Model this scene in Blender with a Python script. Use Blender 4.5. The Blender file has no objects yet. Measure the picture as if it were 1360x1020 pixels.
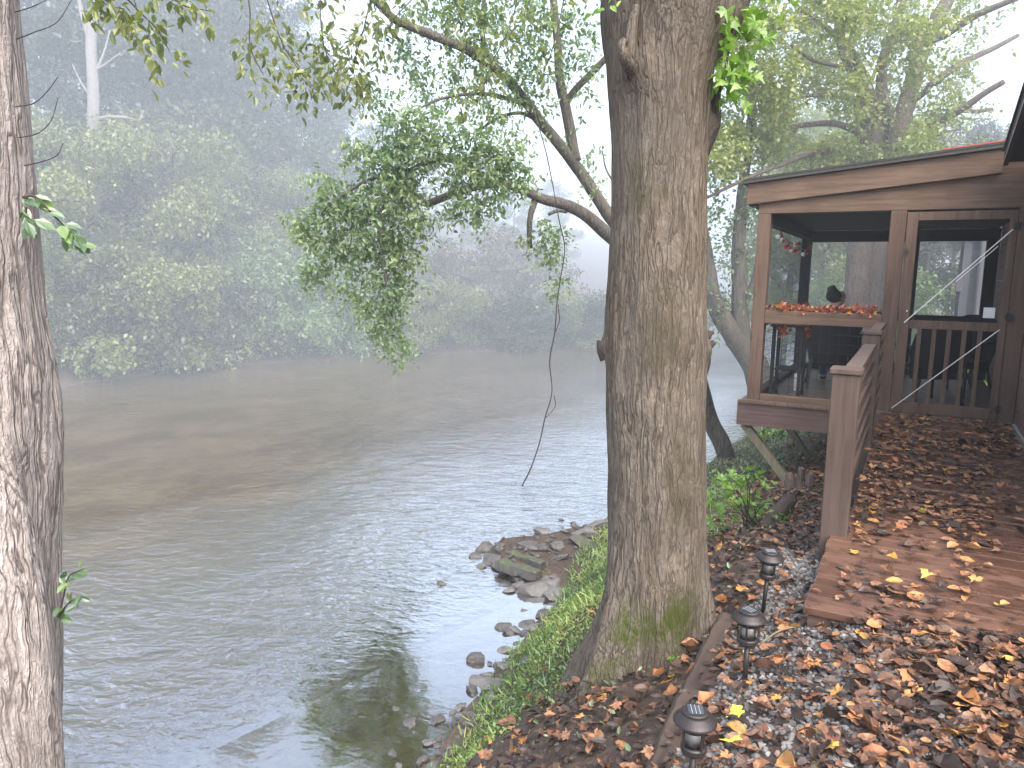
import bpy, math, random
import numpy as np
from mathutils import Vector, Matrix, noise as mnoise

SC = bpy.context.scene
COL = SC.collection
RNG = np.random.default_rng(7)
random.seed(7)
R = math.radians

# ------------------------------------------------------------------ camera
# World: X to the right along the porch front, Y along the walkway, deck surface z = 0.
F_PX, PITCH, ROLL, HEAD, EYE = 983.56, R(8.43), R(0.842), R(28.38), 1.40
EYEV = np.array([0, 0, EYE])
FWD = np.array([-math.sin(HEAD)*math.cos(PITCH), math.cos(HEAD)*math.cos(PITCH), -math.sin(PITCH)])
RGT = np.array([math.cos(HEAD), math.sin(HEAD), 0])
UPV = np.cross(RGT, FWD)
FLAT = np.array([-math.sin(HEAD), math.cos(HEAD), 0])

def ray(px, py):
    X, Y = px-680, 510-py
    c, s = math.cos(ROLL), math.sin(ROLL)
    u, v = X*c-Y*s, X*s+Y*c
    return FWD + RGT*(u/F_PX) + UPV*(v/F_PX)
def at(px, py, D):                       # point at forward distance D metres
    d = ray(px, py)
    return EYEV + d*(D/(d@FLAT))
def onz(px, py, z):
    d = ray(px, py)
    return EYEV + d*((z-EYE)/d[2])

cam = bpy.data.cameras.new('camera')
cam.sensor_width = 36
cam.lens = F_PX/1360*36
cam.clip_end = 500
cam.clip_start = 0.05
co = bpy.data.objects.new('camera', cam)
COL.objects.link(co)
c, s = math.cos(ROLL), math.sin(ROLL)
ax, ay = RGT*c+UPV*s, -RGT*s+UPV*c
co.matrix_world = Matrix(((ax[0], ay[0], -FWD[0], 0), (ax[1], ay[1], -FWD[1], 0),
                          (ax[2], ay[2], -FWD[2], EYE), (0, 0, 0, 1)))
SC.camera = co

# ------------------------------------------------------------------ node helpers
def mat(name):
    m = bpy.data.materials.new(name)
    m.use_nodes = True
    nt = m.node_tree
    nt.nodes.clear()
    out = nt.nodes.new('ShaderNodeOutputMaterial')
    return m, nt, out
def nd(nt, typ, ins=None, **kw):
    n = nt.nodes.new(typ)
    for k, v in kw.items(): setattr(n, k, v)
    for k, v in (ins or {}).items():
        if isinstance(v, bpy.types.NodeSocket): nt.links.new(v, n.inputs[k])
        else: n.inputs[k].default_value = v
    return n
def rgba(c): return (c[0], c[1], c[2], 1)
def ramp(nt, fac, stops, interp='LINEAR'):
    n = nt.nodes.new('ShaderNodeValToRGB')
    n.color_ramp.interpolation = interp
    e = n.color_ramp.elements
    while len(e) < len(stops): e.new(0.5)
    for i, (p, col) in enumerate(stops):
        e[i].position = p
        e[i].color = rgba(col) if len(col) == 3 else col
    nt.links.new(fac, n.inputs[0])
    return n.outputs[0]
def g(v): return (v, v, v)
def mapv(nt, vec, scale):
    return nd(nt, 'ShaderNodeMapping', {'Vector': vec, 'Scale': scale}).outputs[0]
def noise(nt, vec, scale, detail=4, rough=.55, dist=0):
    return nd(nt, 'ShaderNodeTexNoise', {'Vector': vec, 'Scale': scale, 'Detail': detail, 'Roughness': rough, 'Distortion': dist}).outputs[0]
def mixc(nt, fac, a, b, blend='MIX'):
    n = nt.nodes.new('ShaderNodeMix')
    n.data_type = 'RGBA'; n.blend_type = blend
    for idx, v in ((0, fac), (6, a), (7, b)):
        if isinstance(v, bpy.types.NodeSocket): nt.links.new(v, n.inputs[idx])
        else: n.inputs[idx].default_value = v if idx == 0 else rgba(v)
    return n.outputs[2]
def math_(nt, op, a, b=0, clamp=False):
    n = nt.nodes.new('ShaderNodeMath'); n.operation = op; n.use_clamp = clamp
    for i, v in ((0, a), (1, b)):
        if isinstance(v, bpy.types.NodeSocket): nt.links.new(v, n.inputs[i])
        else: n.inputs[i].default_value = v
    return n.outputs[0]
def bump(nt, h, strength, dist):
    return nd(nt, 'ShaderNodeBump', {'Height': h, 'Strength': strength, 'Distance': dist}).outputs[0]
def objco(nt): return nt.nodes.new('ShaderNodeTexCoord').outputs['Object']
def worldco(nt): return nt.nodes.new('ShaderNodeNewGeometry').outputs['Position']
def pbsdf(nt, out, base, rough=.8, normal=None, spec=.3, metal=0):
    p = nt.nodes.new('ShaderNodeBsdfPrincipled')
    for k, v in (('Base Color', base), ('Roughness', rough), ('Specular IOR Level', spec), ('Metallic', metal)):
        if isinstance(v, bpy.types.NodeSocket): nt.links.new(v, p.inputs[k])
        else: p.inputs[k].default_value = rgba(v) if k == 'Base Color' else v
    if normal is not None: nt.links.new(normal, p.inputs['Normal'])
    nt.links.new(p.outputs[0], out.inputs[0])
    return p

def leaf_mat(name, stops, trans=.4, gloss=.06):
    m, nt, out = mat(name)
    at_ = nd(nt, 'ShaderNodeAttribute', attribute_name='rnd').outputs['Fac']
    col = ramp(nt, at_, stops)
    d = nd(nt, 'ShaderNodeBsdfDiffuse', {'Color': col}).outputs[0]
    tc = mixc(nt, .5, col, (.9, 1, .35), 'MULTIPLY')
    t = nd(nt, 'ShaderNodeBsdfTranslucent', {'Color': tc}).outputs[0]
    a = nd(nt, 'ShaderNodeMixShader', {0: trans, 1: d, 2: t}).outputs[0]
    gl = nd(nt, 'ShaderNodeBsdfGlossy', {'Color': (1, 1, 1, 1), 'Roughness': .45}).outputs[0]
    f = nd(nt, 'ShaderNodeMixShader', {0: gloss, 1: a, 2: gl}).outputs[0]
    nt.links.new(f, out.inputs[0])
    return m

def bark_mat(name, light, dark, scale=26, stretch=.09, patches=(), stain=None, bmp=.012, width=.07, contrast=1.0):
    """vertical fissured bark: long meandering dark cracks between paler plates"""
    m, nt, out = mat(name)
    oc = objco(nt)
    wv = nd(nt, 'ShaderNodeTexNoise', {'Vector': oc, 'Scale': 6.0, 'Detail': 3}).outputs['Color']
    wc = nd(nt, 'ShaderNodeVectorMath', {0: oc, 1: nd(nt, 'ShaderNodeVectorMath', {0: wv, 1: (.045, .045, .12)}, operation='MULTIPLY').outputs[0]}, operation='ADD').outputs[0]
    def cracks(sc, st, wd, det):
        n = noise(nt, mapv(nt, wc, (1, 1, st)), sc, det, .55)
        a = math_(nt, 'ABSOLUTE', math_(nt, 'SUBTRACT', n, .5))
        return nd(nt, 'ShaderNodeMapRange', {0: a, 1: 0, 2: wd}).outputs[0]
    c1 = cracks(scale, stretch, width, 2)
    c2 = cracks(scale*2.1, stretch*1.3, width*1.3, 3)
    c3 = cracks(scale*1.3, stretch*6, width*.7, 4)
    h = math_(nt, 'MULTIPLY', c1, math_(nt, 'ADD', math_(nt, 'MULTIPLY', c2, .55), .45))
    h = math_(nt, 'MULTIPLY', h, math_(nt, 'ADD', math_(nt, 'MULTIPLY', c3, .3), .7))
    fine = noise(nt, mapv(nt, oc, (1, 1, .3)), scale*5, 5, .7)
    h = math_(nt, 'ADD', math_(nt, 'MULTIPLY', h, .85), math_(nt, 'MULTIPLY', math_(nt, 'SUBTRACT', fine, .5), .6))
    mid = [a*.55*contrast+b*(1-.55*contrast) for a, b in zip(light, dark)]
    col = ramp(nt, h, [(.02, dark), (.28, mid), (.8, light)])
    big = noise(nt, mapv(nt, oc, (1, 1, .6)), 3.2, 5, .6)
    col = mixc(nt, ramp(nt, big, [(.42, g(0)), (.64, g(.7))]), col, [x*.5 for x in light])
    pale = noise(nt, oc, 9, 5, .7)
    col = mixc(nt, ramp(nt, pale, [(.56, g(0)), (.74, g(.5))]), col, mixc(nt, fine, light, [min(1, x*1.25) for x in light]))
    grit = noise(nt, mapv(nt, oc, (1, 1, .45)), scale*3.2, 6, .8)
    col = mixc(nt, ramp(nt, grit, [(.38, g(.55)), (.6, g(0))]), col, [x*.38 for x in light])
    if stain:
        st_ = noise(nt, mapv(nt, oc, (1.6, 1.6, .45)), 2.2, 5, .65)
        col = mixc(nt, ramp(nt, st_, [(.5, g(0)), (.68, g(.75))]), col, mixc(nt, h, [x*.4 for x in stain], stain))
    for (ctr, rad, colr, strength) in patches:
        d_ = nd(nt, 'ShaderNodeVectorMath', {0: nd(nt, 'ShaderNodeVectorMath', {0: oc, 1: tuple(ctr)}, operation='SUBTRACT').outputs[0], 1: tuple(1/r for r in rad)}, operation='MULTIPLY').outputs[0]
        ln = nd(nt, 'ShaderNodeVectorMath', {0: d_}, operation='LENGTH').outputs['Value']
        k = math_(nt, 'SUBTRACT', math_(nt, 'ADD', 1.0, math_(nt, 'MULTIPLY', math_(nt, 'SUBTRACT', noise(nt, oc, 13, 5, .7), .5), 2.6)), ln)
        col = mixc(nt, ramp(nt, k, [(.0, g(0)), (.55, g(strength))]), col, mixc(nt, fine, [x*.35 for x in colr], [x*1.7 for x in colr]))
    pbsdf(nt, out, col, .9, bump(nt, h, 1.0, bmp), .15)
    return m

def wood_mat(name, a, b, axis=0, scale=7, rough=.7, wet=False, spec=.3, knots=True):
    m, nt, out = mat(name)
    oc = worldco(nt)
    sc = [1, 1, 1]; sc[axis] = .06
    v = mapv(nt, oc, sc)
    n1 = noise(nt, v, scale*4, 5, .6, .6)
    n2 = noise(nt, oc, 1.7, 3)
    n3 = noise(nt, v, scale*14, 3, .7)
    f = math_(nt, 'ADD', math_(nt, 'MULTIPLY', n1, .6), math_(nt, 'ADD', math_(nt, 'MULTIPLY', n2, .35), math_(nt, 'MULTIPLY', n3, .2)))
    col = ramp(nt, f, [(.42, [x*.85 for x in a]), (.56, [(x+y)/2 for x, y in zip(a, b)]), (.68, b)])
    if knots:
        kv = [1, 1, 1]; kv[axis] = .45
        k = nd(nt, 'ShaderNodeTexVoronoi', {'Vector': mapv(nt, oc, kv), 'Scale': 4.2}).outputs['Distance']
        col = mixc(nt, ramp(nt, k, [(.05, g(.85)), (.12, g(0))]), col, [x*.35 for x in a])
    r = rough
    if wet:
        wn = noise(nt, mapv(nt, oc, (1, 1.5, 1)), 7, 5, .6)
        wn2 = noise(nt, oc, 1.3, 2)
        wm = ramp(nt, math_(nt, 'ADD', math_(nt, 'MULTIPLY', wn, .55), math_(nt, 'MULTIPLY', wn2, .45)), [(.46, g(0)), (.53, g(1))])
        col = mixc(nt, math_(nt, 'MULTIPLY', wm, .5), col, [x*.45 for x in a])
        r = ramp(nt, wm, [(0, g(rough)), (1, g(.22))])
    pbsdf(nt, out, col, r, bump(nt, f, .35, .004), spec)
    return m

def plain_mat(name, col, rough=.5, metal=0, spec=.4, var=.15, scale=12, bmp=0):
    m, nt, out = mat(name)
    n = noise(nt, objco(nt), scale, 4)
    c2 = mixc(nt, n, [x*(1-var) for x in col], [min(1, x*(1+var)) for x in col])
    pbsdf(nt, out, c2, rough, bump(nt, n, .4, bmp) if bmp else None, spec, metal)
    return m

# ------------------------------------------------------------------ geometry helpers
class G:
    def __init__(s): s.v = []; s.f = []; s.n = 0
    def add(s, v, f):
        s.v.append(np.asarray(v, float).reshape(-1, 3)); s.f += [[i+s.n for i in q] for q in f]; s.n += len(s.v[-1]); return s
    def box(s, x0, x1, y0, y1, z0, z1):
        v = [(x, y, z) for z in (z0, z1) for y in (y0, y1) for x in (x0, x1)]
        return s.add(v, [(0, 2, 3, 1), (4, 5, 7, 6), (0, 1, 5, 4), (2, 6, 7, 3), (0, 4, 6, 2), (1, 3, 7, 5)])
    def bar(s, p0, p1, w, h, up=(0, 0, 1)):
        p0, p1 = np.array(p0, float), np.array(p1, float)
        d = p1-p0; d /= np.linalg.norm(d)
        a = np.cross(d, up); a /= np.linalg.norm(a); b = np.cross(a, d)
        v = [p+a*i*w/2+b*j*h/2 for p in (p0, p1) for i, j in ((-1, -1), (1, -1), (1, 1), (-1, 1))]
        return s.add(v, [(3, 2, 1, 0), (4, 5, 6, 7), (0, 1, 5, 4), (1, 2, 6, 5), (2, 3, 7, 6), (3, 0, 4, 7)])
    def tube(s, pts, rad, n=8, lump=0, seed=0):
        pts = np.asarray(pts, float); m = len(pts)
        rad = np.broadcast_to(np.asarray(rad, float), (m,))
        t = np.gradient(pts, axis=0); t /= np.linalg.norm(t, axis=1)[:, None]+1e-9
        ref = np.array([1, 0, 0]) if abs(t[0][0]) < .8 else np.array([0, 1, 0])
        vs = []
        a = np.cross(t[0], ref); a /= np.linalg.norm(a)
        for i in range(m):
            a = a-t[i]*(a@t[i]); a /= np.linalg.norm(a)+1e-9
            b = np.cross(t[i], a)
            for k in range(n):
                an = 2*math.pi*k/n
                d = a*math.cos(an)+b*math.sin(an)
                r = rad[i]
                if lump: r *= 1+lump*mnoise.noise(Vector((pts[i]*3+d*1.5+seed).tolist()))
                vs.append(pts[i]+d*r)
        f = [(i*n+k, i*n+(k+1) % n, (i+1)*n+(k+1) % n, (i+1)*n+k) for i in range(m-1) for k in range(n)]
        f += [tuple(range(n-1, -1, -1)), tuple((m-1)*n+k for k in range(n))]
        return s.add(vs, f)
    def lathe(s, prof, c, n=24):
        m = len(prof)
        v = [(c[0]+r*math.cos(2*math.pi*k/n), c[1]+r*math.sin(2*math.pi*k/n), c[2]+z) for r, z in prof for k in range(n)]
        f = [(i*n+k, i*n+(k+1) % n, (i+1)*n+(k+1) % n, (i+1)*n+k) for i in range(m-1) for k in range(n)]
        f += [tuple(range(n-1, -1, -1)), tuple((m-1)*n+k for k in range(n))]
        return s.add(v, f)
    def arr(s): return np.concatenate(s.v) if s.v else np.zeros((0, 3))

def mesh_from(name, V, F, m, rnd=None, smooth=False):
    me = bpy.data.meshes.new(name)
    V = np.asarray(V, np.float32)
    if isinstance(F, np.ndarray):
        k = F.shape[1]; loops = F.reshape(-1).astype(np.int32)
        starts = np.arange(0, len(loops), k, dtype=np.int32); nf = len(F)
    else:
        ln = np.array([len(q) for q in F], np.int32); nf = len(F)
        loops = np.array([i for q in F for i in q], np.int32)
        starts = np.concatenate([[0], np.cumsum(ln)[:-1]]).astype(np.int32)
    me.vertices.add(len(V)); me.vertices.foreach_set('co', V.reshape(-1))
    me.loops.add(len(loops)); me.loops.foreach_set('vertex_index', loops)
    me.polygons.add(nf); me.polygons.foreach_set('loop_start', starts)
    me.polygons.foreach_set('use_smooth', np.full(nf, smooth))
    if rnd is not None:
        a = me.attributes.new('rnd', 'FLOAT', 'FACE'); a.data.foreach_set('value', np.asarray(rnd, np.float32))
    me.update(calc_edges=True); me.validate()
    if m: me.materials.append(m)
    return me

def link(name, me, parent=None, loc=(0, 0, 0)):
    o = bpy.data.objects.new(name, me); COL.objects.link(o); o.location = loc
    if parent: o.parent = parent
    return o
def tag(o, label=None, cat=None, group=None, kind=None):
    for k, v in (('label', label), ('category', cat), ('group', group), ('kind', kind)):
        if v: o[k] = v
    return o
def thing(name, label, cat, loc=(0, 0, 0), group=None):
    o = bpy.data.objects.new(name, None); COL.objects.link(o); o.location = loc; o.empty_display_size = .1
    return tag(o, label, cat, group)
def root_of(o):
    while o.parent: o = o.parent
    return np.array(o.location)
def part(name, geo, m, parent, smooth=False, bev=0, rnd=None):
    V, F = (geo.arr(), geo.f) if isinstance(geo, G) else geo
    V = V-root_of(parent)
    o = link(name, mesh_from(name, V, F, m, rnd, smooth), parent)
    if bev:
        b = o.modifiers.new('bevel', 'BEVEL'); b.width = bev; b.segments = 2; b.limit_method = 'ANGLE'; b.angle_limit = R(50)
    return o
def solo(name, geo, m, label, cat, loc, group=None, smooth=False, bev=0, kind=None, rnd=None):
    V, F = (geo.arr(), geo.f) if isinstance(geo, G) else geo
    o = link(name, mesh_from(name, V-np.array(loc), F, m, rnd, smooth), None, loc)
    if bev:
        b = o.modifiers.new('bevel', 'BEVEL'); b.width = bev; b.segments = 2; b.limit_method = 'ANGLE'; b.angle_limit = R(50)
    return tag(o, label, cat, group, kind)
def structure(name, geo, m, smooth=False):
    V, F = (geo.arr(), geo.f) if isinstance(geo, G) else geo
    return tag(link(name, mesh_from(name, V, F, m, None, smooth)), kind='structure')
def dup(root, loc, rotz=0, scale=1, label=None, group=None):
    r = root.copy(); COL.objects.link(r); r.location = loc; r.rotation_euler = (0, 0, rotz)
    r.scale = (scale,)*3 if not hasattr(scale, '__len__') else scale
    if label: r['label'] = label
    if group: r['group'] = group
    for ch in list(root.children):
        c_ = ch.copy(); COL.objects.link(c_); c_.parent = r
        for gch in ch.children:
            d_ = gch.copy(); COL.objects.link(d_); d_.parent = c_
    return r

# leaves: template (x along the leaf, y across, z up)
OVATE = (np.array([(0, 0, 0), (.3, .26, .05), (.7, .2, .03), (1, 0, -.1), (.7, -.2, .03), (.3, -.26, .05)]), [(0, 3, 2, 1), (0, 5, 4, 3)])
DIAMOND = (np.array([(0, 0, 0), (.5, .32, .03), (1, 0, 0), (.5, -.32, .03)]), [(0, 3, 2, 1)])
def lobed(k, rs):
    ang = np.array([180, 150, 118, 100, 72, 55, 38, 18, 0, -18, -38, -55, -72, -100, -118, -150])
    rad = np.array([.12, .42, .62, .40, .78, .50, .60, .52, 1.0, .52, .60, .50, .78, .40, .62, .42])*(1+rs.normal(0, .07, 16))
    a = np.radians(ang)
    p = np.stack([rad*np.cos(a)*.62+.38, rad*np.sin(a)*.62], 1)
    curl, cup, tw = rs.uniform(-.5, .9), rs.uniform(.1, 1.1), rs.uniform(-.5, .5)
    z = curl*(p[:, 0]-.4)**2+cup*p[:, 1]**2+tw*p[:, 1]*(p[:, 0]-.4)+rs.normal(0, .03, 16)
    v = np.vstack([[.38, 0, 0], np.column_stack([p, z])])
    return v, [(0, 1+i, 1+(i+1) % 16) for i in range(16)]
def curled(rs):
    x = np.array([0, .2, .5, .8, 1.0]); w = np.array([.02, .24, .3, .2, .02])*rs.uniform(.7, 1.2)
    curl, cup = rs.uniform(-.8, 1.0), rs.uniform(.3, 3.0)
    vs = []
    for xx, ww in zip(x, w):
        for s_ in (-1, 0, 1):
            y = s_*ww*(1+rs.normal(0, .12))
            vs.append((xx, y, curl*(xx-.5)**2+cup*y*y+rs.normal(0, .015)))
    f = []
    for i in range(4):
        for j in range(2):
            a = i*3+j
            f.append((a, a+3, a+4, a+1))
    return np.array(vs), f

def frames(L, N):
    L = L/(np.linalg.norm(L, axis=1)[:, None]+1e-9)
    N = N-L*np.sum(N*L, 1)[:, None]
    N = N/(np.linalg.norm(N, axis=1)[:, None]+1e-9)
    return L, np.cross(N, L), N
def leaf_geo(P, L, N, S, tmpl):
    L, B, N = frames(L, N)
    tv, tf = tmpl; m = len(tv)
    V = P[:, None, :]+S[:, None, None]*(tv[None, :, 0:1]*L[:, None]+tv[None, :, 1:2]*B[:, None]+tv[None, :, 2:3]*N[:, None])
    off = np.arange(len(P))*m
    F = (np.array(tf)[None]+off[:, None, None]).reshape(-1, len(tf[0]))
    return V.reshape(-1, 3), F, len(tf)
def rdir(rs, n):
    d = rs.normal(size=(n, 3)); return d/np.linalg.norm(d, axis=1)[:, None]
def sprays(rs, clusters, leaf, per=9, droop=.35, shade=None):
    Ps, Ls, Ns, Ss, Rs = [], [], [], [], []
    for (cx, r, n) in clusters:
        cx = np.asarray(cx, float); r = np.broadcast_to(np.asarray(r, float), (3,))
        m = max(1, int(n/per))
        u = rdir(rs, m); o = cx+u*r*(rs.random((m, 1))**.45)*.85
        d = u*.55+rdir(rs, m)*.75+np.array([0, 0, -droop]); d /= np.linalg.norm(d, axis=1)[:, None]
        ln = leaf*per*.42*rs.uniform(.6, 1.3, (m, 1))
        tone = rs.random()*.35
        st = rs.random(m)*.3
        for j in range(per):
            tt = (j+rs.random((m, 1))*.6)/per
            p = o+d*ln*tt+np.array([0, 0, -1])*ln*droop*.8*tt*tt+rdir(rs, m)*leaf*.35
            side = np.cross(d, rdir(rs, m)); side /= np.linalg.norm(side, axis=1)[:, None]+1e-9
            Ps.append(p); Ls.append(d*.5+side+np.array([0, 0, -droop*.9]))
            Ns.append(np.array([0, 0, 1.0])+rdir(rs, m)*.8)
            Ss.append(leaf*rs.uniform(.65, 1.25, m))
            Rs.append(np.clip(tone+st+rs.random(m)*.35, 0, 1))
    return [np.concatenate(a) for a in (Ps, Ls, Ns, Ss, Rs)]
def crown(name, parent, rs, clusters, leaf, m, tmpl=DIAMOND, per=9, droop=.35):
    P, L, N, S, Q = sprays(rs, clusters, leaf, per, droop)
    V, F, k = leaf_geo(P, L, N, S, tmpl)
    return part(name, (V, F), m, parent, rnd=np.repeat(Q, k))

def spline(pts, k=6):
    pts = np.asarray(pts, float)
    if len(pts) < 3: return np.array([pts[0]+(pts[-1]-pts[0])*t for t in np.linspace(0, 1, k+1)])
    out = []
    q = np.vstack([2*pts[0]-pts[1], pts, 2*pts[-1]-pts[-2]])
    for i in range(1, len(q)-2):
        p0, p1, p2, p3 = q[i-1:i+3]
        for t in np.linspace(0, 1, k, endpoint=False):
            out.append(.5*((2*p1)+(-p0+p2)*t+(2*p0-5*p1+4*p2-p3)*t*t+(-p0+3*p1-3*p2+p3)*t**3))
    out.append(pts[-1])
    return np.array(out)
def limb(geo, pts, r0, r1, n=8, k=6, lump=.12, seed=0, power=1.0):
    p = spline(pts, k)
    t = np.linspace(0, 1, len(p))
    geo.tube(p, r0+(r1-r0)*t**power, n, lump, seed)
    return p
# ------------------------------------------------------------------ materials
M = {}
DT = 3.4
base = at(866, 870, DT); base[2] = -.62
M['bark_big'] = bark_mat('bark_big', (.215, .18, .145), (.038, .029, .021), 36, .08, [(at(842, 852, 3.05)-base, (.2, .22, .17), (.05, .065, .01), 1.0), (at(915, 832, 3.1)-base, (.15, .2, .15), (.045, .055, .012), .95), (at(790, 905, 3.1)-base, (.16, .18, .13), (.05, .06, .015), .7), (at(845, 250, 3.17)-base, (.13, .1, .25), (.07, .065, .03), .5), (at(880, 440, 3.17)-base, (.12, .1, .3), (.06, .05, .03), .5), (at(905, 640, 3.17)-base, (.08, .1, .3), (.06, .052, .03), .45)], stain=(.11, .08, .05), bmp=.008, width=.075)
M['bark_left'] = bark_mat('bark_left', (.43, .38, .35), (.085, .068, .06), 30, .085, bmp=.007, width=.07)
M['bark_grey'] = bark_mat('bark_grey', (.15, .135, .115), (.05, .042, .036), 16, .12)
M['bark_brown'] = bark_mat('bark_brown', (.21, .165, .14), (.07, .052, .043), 16, .15)
M['bark_far'] = plain_mat('bark_far', (.07, .06, .05), .9, var=.4)
M['bark_dead'] = plain_mat('bark_dead', (.22, .205, .195), .9, var=.3)
M['twig'] = plain_mat('twig', (.035, .025, .022), .8, var=.3)
M['leaf_river'] = leaf_mat('leaf_river', [(0, (.085, .15, .055)), (.5, (.15, .235, .09)), (.85, (.22, .29, .11)), (1, (.34, .32, .10))], .52)
M['leaf_back'] = leaf_mat('leaf_back', [(0, (.15, .19, .05)), (.5, (.24, .29, .085)), (.9, (.37, .38, .11)), (1, (.5, .36, .09))], .55)
M['leaf_over'] = leaf_mat('leaf_over', [(0, (.06, .09, .028)), (.5, (.16, .2, .055)), (.85, (.28, .3, .07)), (1, (.4, .32, .07))], .55)
M['leaf_bright'] = leaf_mat('leaf_bright', [(0, (.13, .26, .03)), (.7, (.2, .36, .045)), (.93, (.3, .40, .05)), (1, (.4, .2, .05))], .5)
M['leaf_sprout'] = leaf_mat('leaf_sprout', [(0, (.045, .10, .035)), (.7, (.08, .16, .05)), (1, (.16, .24, .04))], .35, .1)
M['leaf_far'] = leaf_mat('leaf_far', [(0, (.025, .04, .018)), (.5, (.055, .075, .03)), (.85, (.10, .12, .042)), (1, (.2, .135, .05))])
M['leaf_dark'] = leaf_mat('leaf_dark', [(0, (.02, .035, .018)), (.6, (.035, .055, .025)), (1, (.06, .08, .03))])
M['leaf_willow'] = leaf_mat('leaf_willow', [(0, (.09, .115, .035)), (.5, (.15, .185, .058)), (.88, (.28, .285, .085)), (1, (.4, .3, .085))])
M['leaf_pale'] = leaf_mat('leaf_pale', [(0, (.08, .14, .055)), (.6, (.18, .27, .11)), (1, (.28, .36, .16))])
M['leaf_rust'] = leaf_mat('leaf_rust', [(0, (.07, .07, .035)), (.5, (.12, .10, .045)), (1, (.22, .12, .05))])
M['ground_green'] = leaf_mat('ground_green', [(0, (.075, .13, .035)), (.5, (.18, .30, .07)), (.85, (.28, .41, .10)), (1, (.36, .38, .10))], .35)
M['ground_dull'] = leaf_mat('ground_dull', [(0, (.08, .13, .055)), (.5, (.15, .22, .10)), (.85, (.22, .29, .14)), (1, (.26, .2, .11))], .3)
LIT = [(0, (.012, .008, .0065)), (.28, (.03, .017, .013)), (.45, (.08, .041, .027)), (.62, (.18, .088, .048)), (.8, (.30, .145, .072)), (.92, (.41, .185, .06)), (.98, (.46, .27, .06)), (1, (.45, .42, .09))]
def litter_mat(name, stops):
    m, nt, out = mat(name)
    a = nd(nt, 'ShaderNodeAttribute', attribute_name='rnd').outputs['Fac']
    c_ = ramp(nt, a, stops)
    n = noise(nt, worldco(nt), 55, 4, .7)
    c_ = mixc(nt, ramp(nt, n, [(.4, g(0)), (.68, g(.75))]), c_, (.035, .02, .014))
    pbsdf(nt, out, c_, .5, bump(nt, n, .5, .004), .4)
    return m
M['litter'] = litter_mat('litter', LIT)
M['mulch'] = litter_mat('mulch', [(0, (.018, .013, .011)), (.5, (.055, .035, .027)), (.85, (.11, .065, .045)), (1, (.22, .12, .06))])
def fresh_mat():
    m, nt, out = mat('fresh_leaf')
    rnd = nd(nt, 'ShaderNodeObjectInfo').outputs['Random']
    c_ = ramp(nt, rnd, [(0, (.14, .06, .036)), (.3, (.30, .115, .048)), (.55, (.40, .175, .07)), (.78, (.44, .24, .10)), (.92, (.48, .25, .055)), (1, (.50, .34, .07))])
    n = noise(nt, objco(nt), 28, 5, .7)
    c_ = mixc(nt, ramp(nt, n, [(.45, g(0)), (.72, g(.8))]), c_, (.12, .05, .025))
    pbsdf(nt, out, c_, .5, bump(nt, n, .4, .003), .35)
    return m
M['fresh'] = fresh_mat()
M['yellow_leaf'] = plain_mat('yellow_leaf', (.52, .48, .06), .5, var=.35, scale=40)
M['garland'] = leaf_mat('garland', [(0, (.12, .02, .015)), (.4, (.25, .04, .02)), (.8, (.38, .10, .025)), (1, (.45, .24, .04))], .2)

M['porch_x'] = wood_mat('porch_x', (.08, .049, .033), (.148, .095, .064), 0)
M['porch_z'] = wood_mat('porch_z', (.074, .046, .032), (.132, .085, .06), 2)
M['rim'] = wood_mat('rim', (.075, .047, .04), (.12, .076, .062), 0, knots=False)
M['rail'] = wood_mat('rail', (.075, .05, .04), (.135, .094, .073), 1)
M['railpost'] = wood_mat('railpost', (.058, .040, .032), (.092, .066, .053), 2)
M['deck'] = wood_mat('deck', (.075, .036, .022), (.135, .07, .044), 0, 6, .45, True, .5, False)
M['strut'] = wood_mat('strut', (.12, .105, .07), (.2, .175, .115), 2)
M['timber'] = wood_mat('timber', (.03, .022, .018), (.07, .051, .04), 1, 6, .85)
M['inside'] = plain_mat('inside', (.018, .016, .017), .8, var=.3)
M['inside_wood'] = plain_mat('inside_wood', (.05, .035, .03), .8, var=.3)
M['floor_in'] = wood_mat('floor_in', (.10, .07, .06), (.17, .125, .11), 0, 6, .4, False, .5, False)
M['wire'] = plain_mat('wire', (.012, .012, .013), .5)
M['rod'] = plain_mat('rod', (.75, .75, .76), .35, 0.6)
M['black'] = plain_mat('black', (.012, .012, .013), .55)
M['fabric'] = plain_mat('fabric', (.016, .016, .018), .9, var=.3, scale=60)
M['white'] = plain_mat('white', (.75, .74, .72), .5)
M['redball'] = plain_mat('redball', (.42, .05, .035), .5)
M['skin'] = plain_mat('skin', (.45, .27, .2), .55, var=.06)
M['hair'] = plain_mat('hair', (.015, .011, .01), .7, var=.4, scale=90)
M['jacket'] = plain_mat('jacket', (.02, .02, .024), .85)
M['jeans'] = plain_mat('jeans', (.05, .06, .09), .85)
M['concrete'] = plain_mat('concrete', (.3, .28, .24), .9, var=.25, bmp=.01)
M['siding'] = plain_mat('siding', (.085, .085, .10), .7, var=.1)
M['wallwood'] = wood_mat('wallwood', (.12, .075, .055), (.2, .13, .10), 1)
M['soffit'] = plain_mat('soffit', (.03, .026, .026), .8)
M['roofing'] = plain_mat('roofing', (.05, .05, .045), .9, var=.4, scale=25, bmp=.01)
M['roofred'] = plain_mat('roofred', (.35, .07, .05), .5)
M['metal_brown'] = plain_mat('metal_brown', (.034, .029, .029), .42, .35, var=.2, scale=60)
M['solar'] = plain_mat('solar', (.05, .055, .065), .15, .2, .6)
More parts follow.
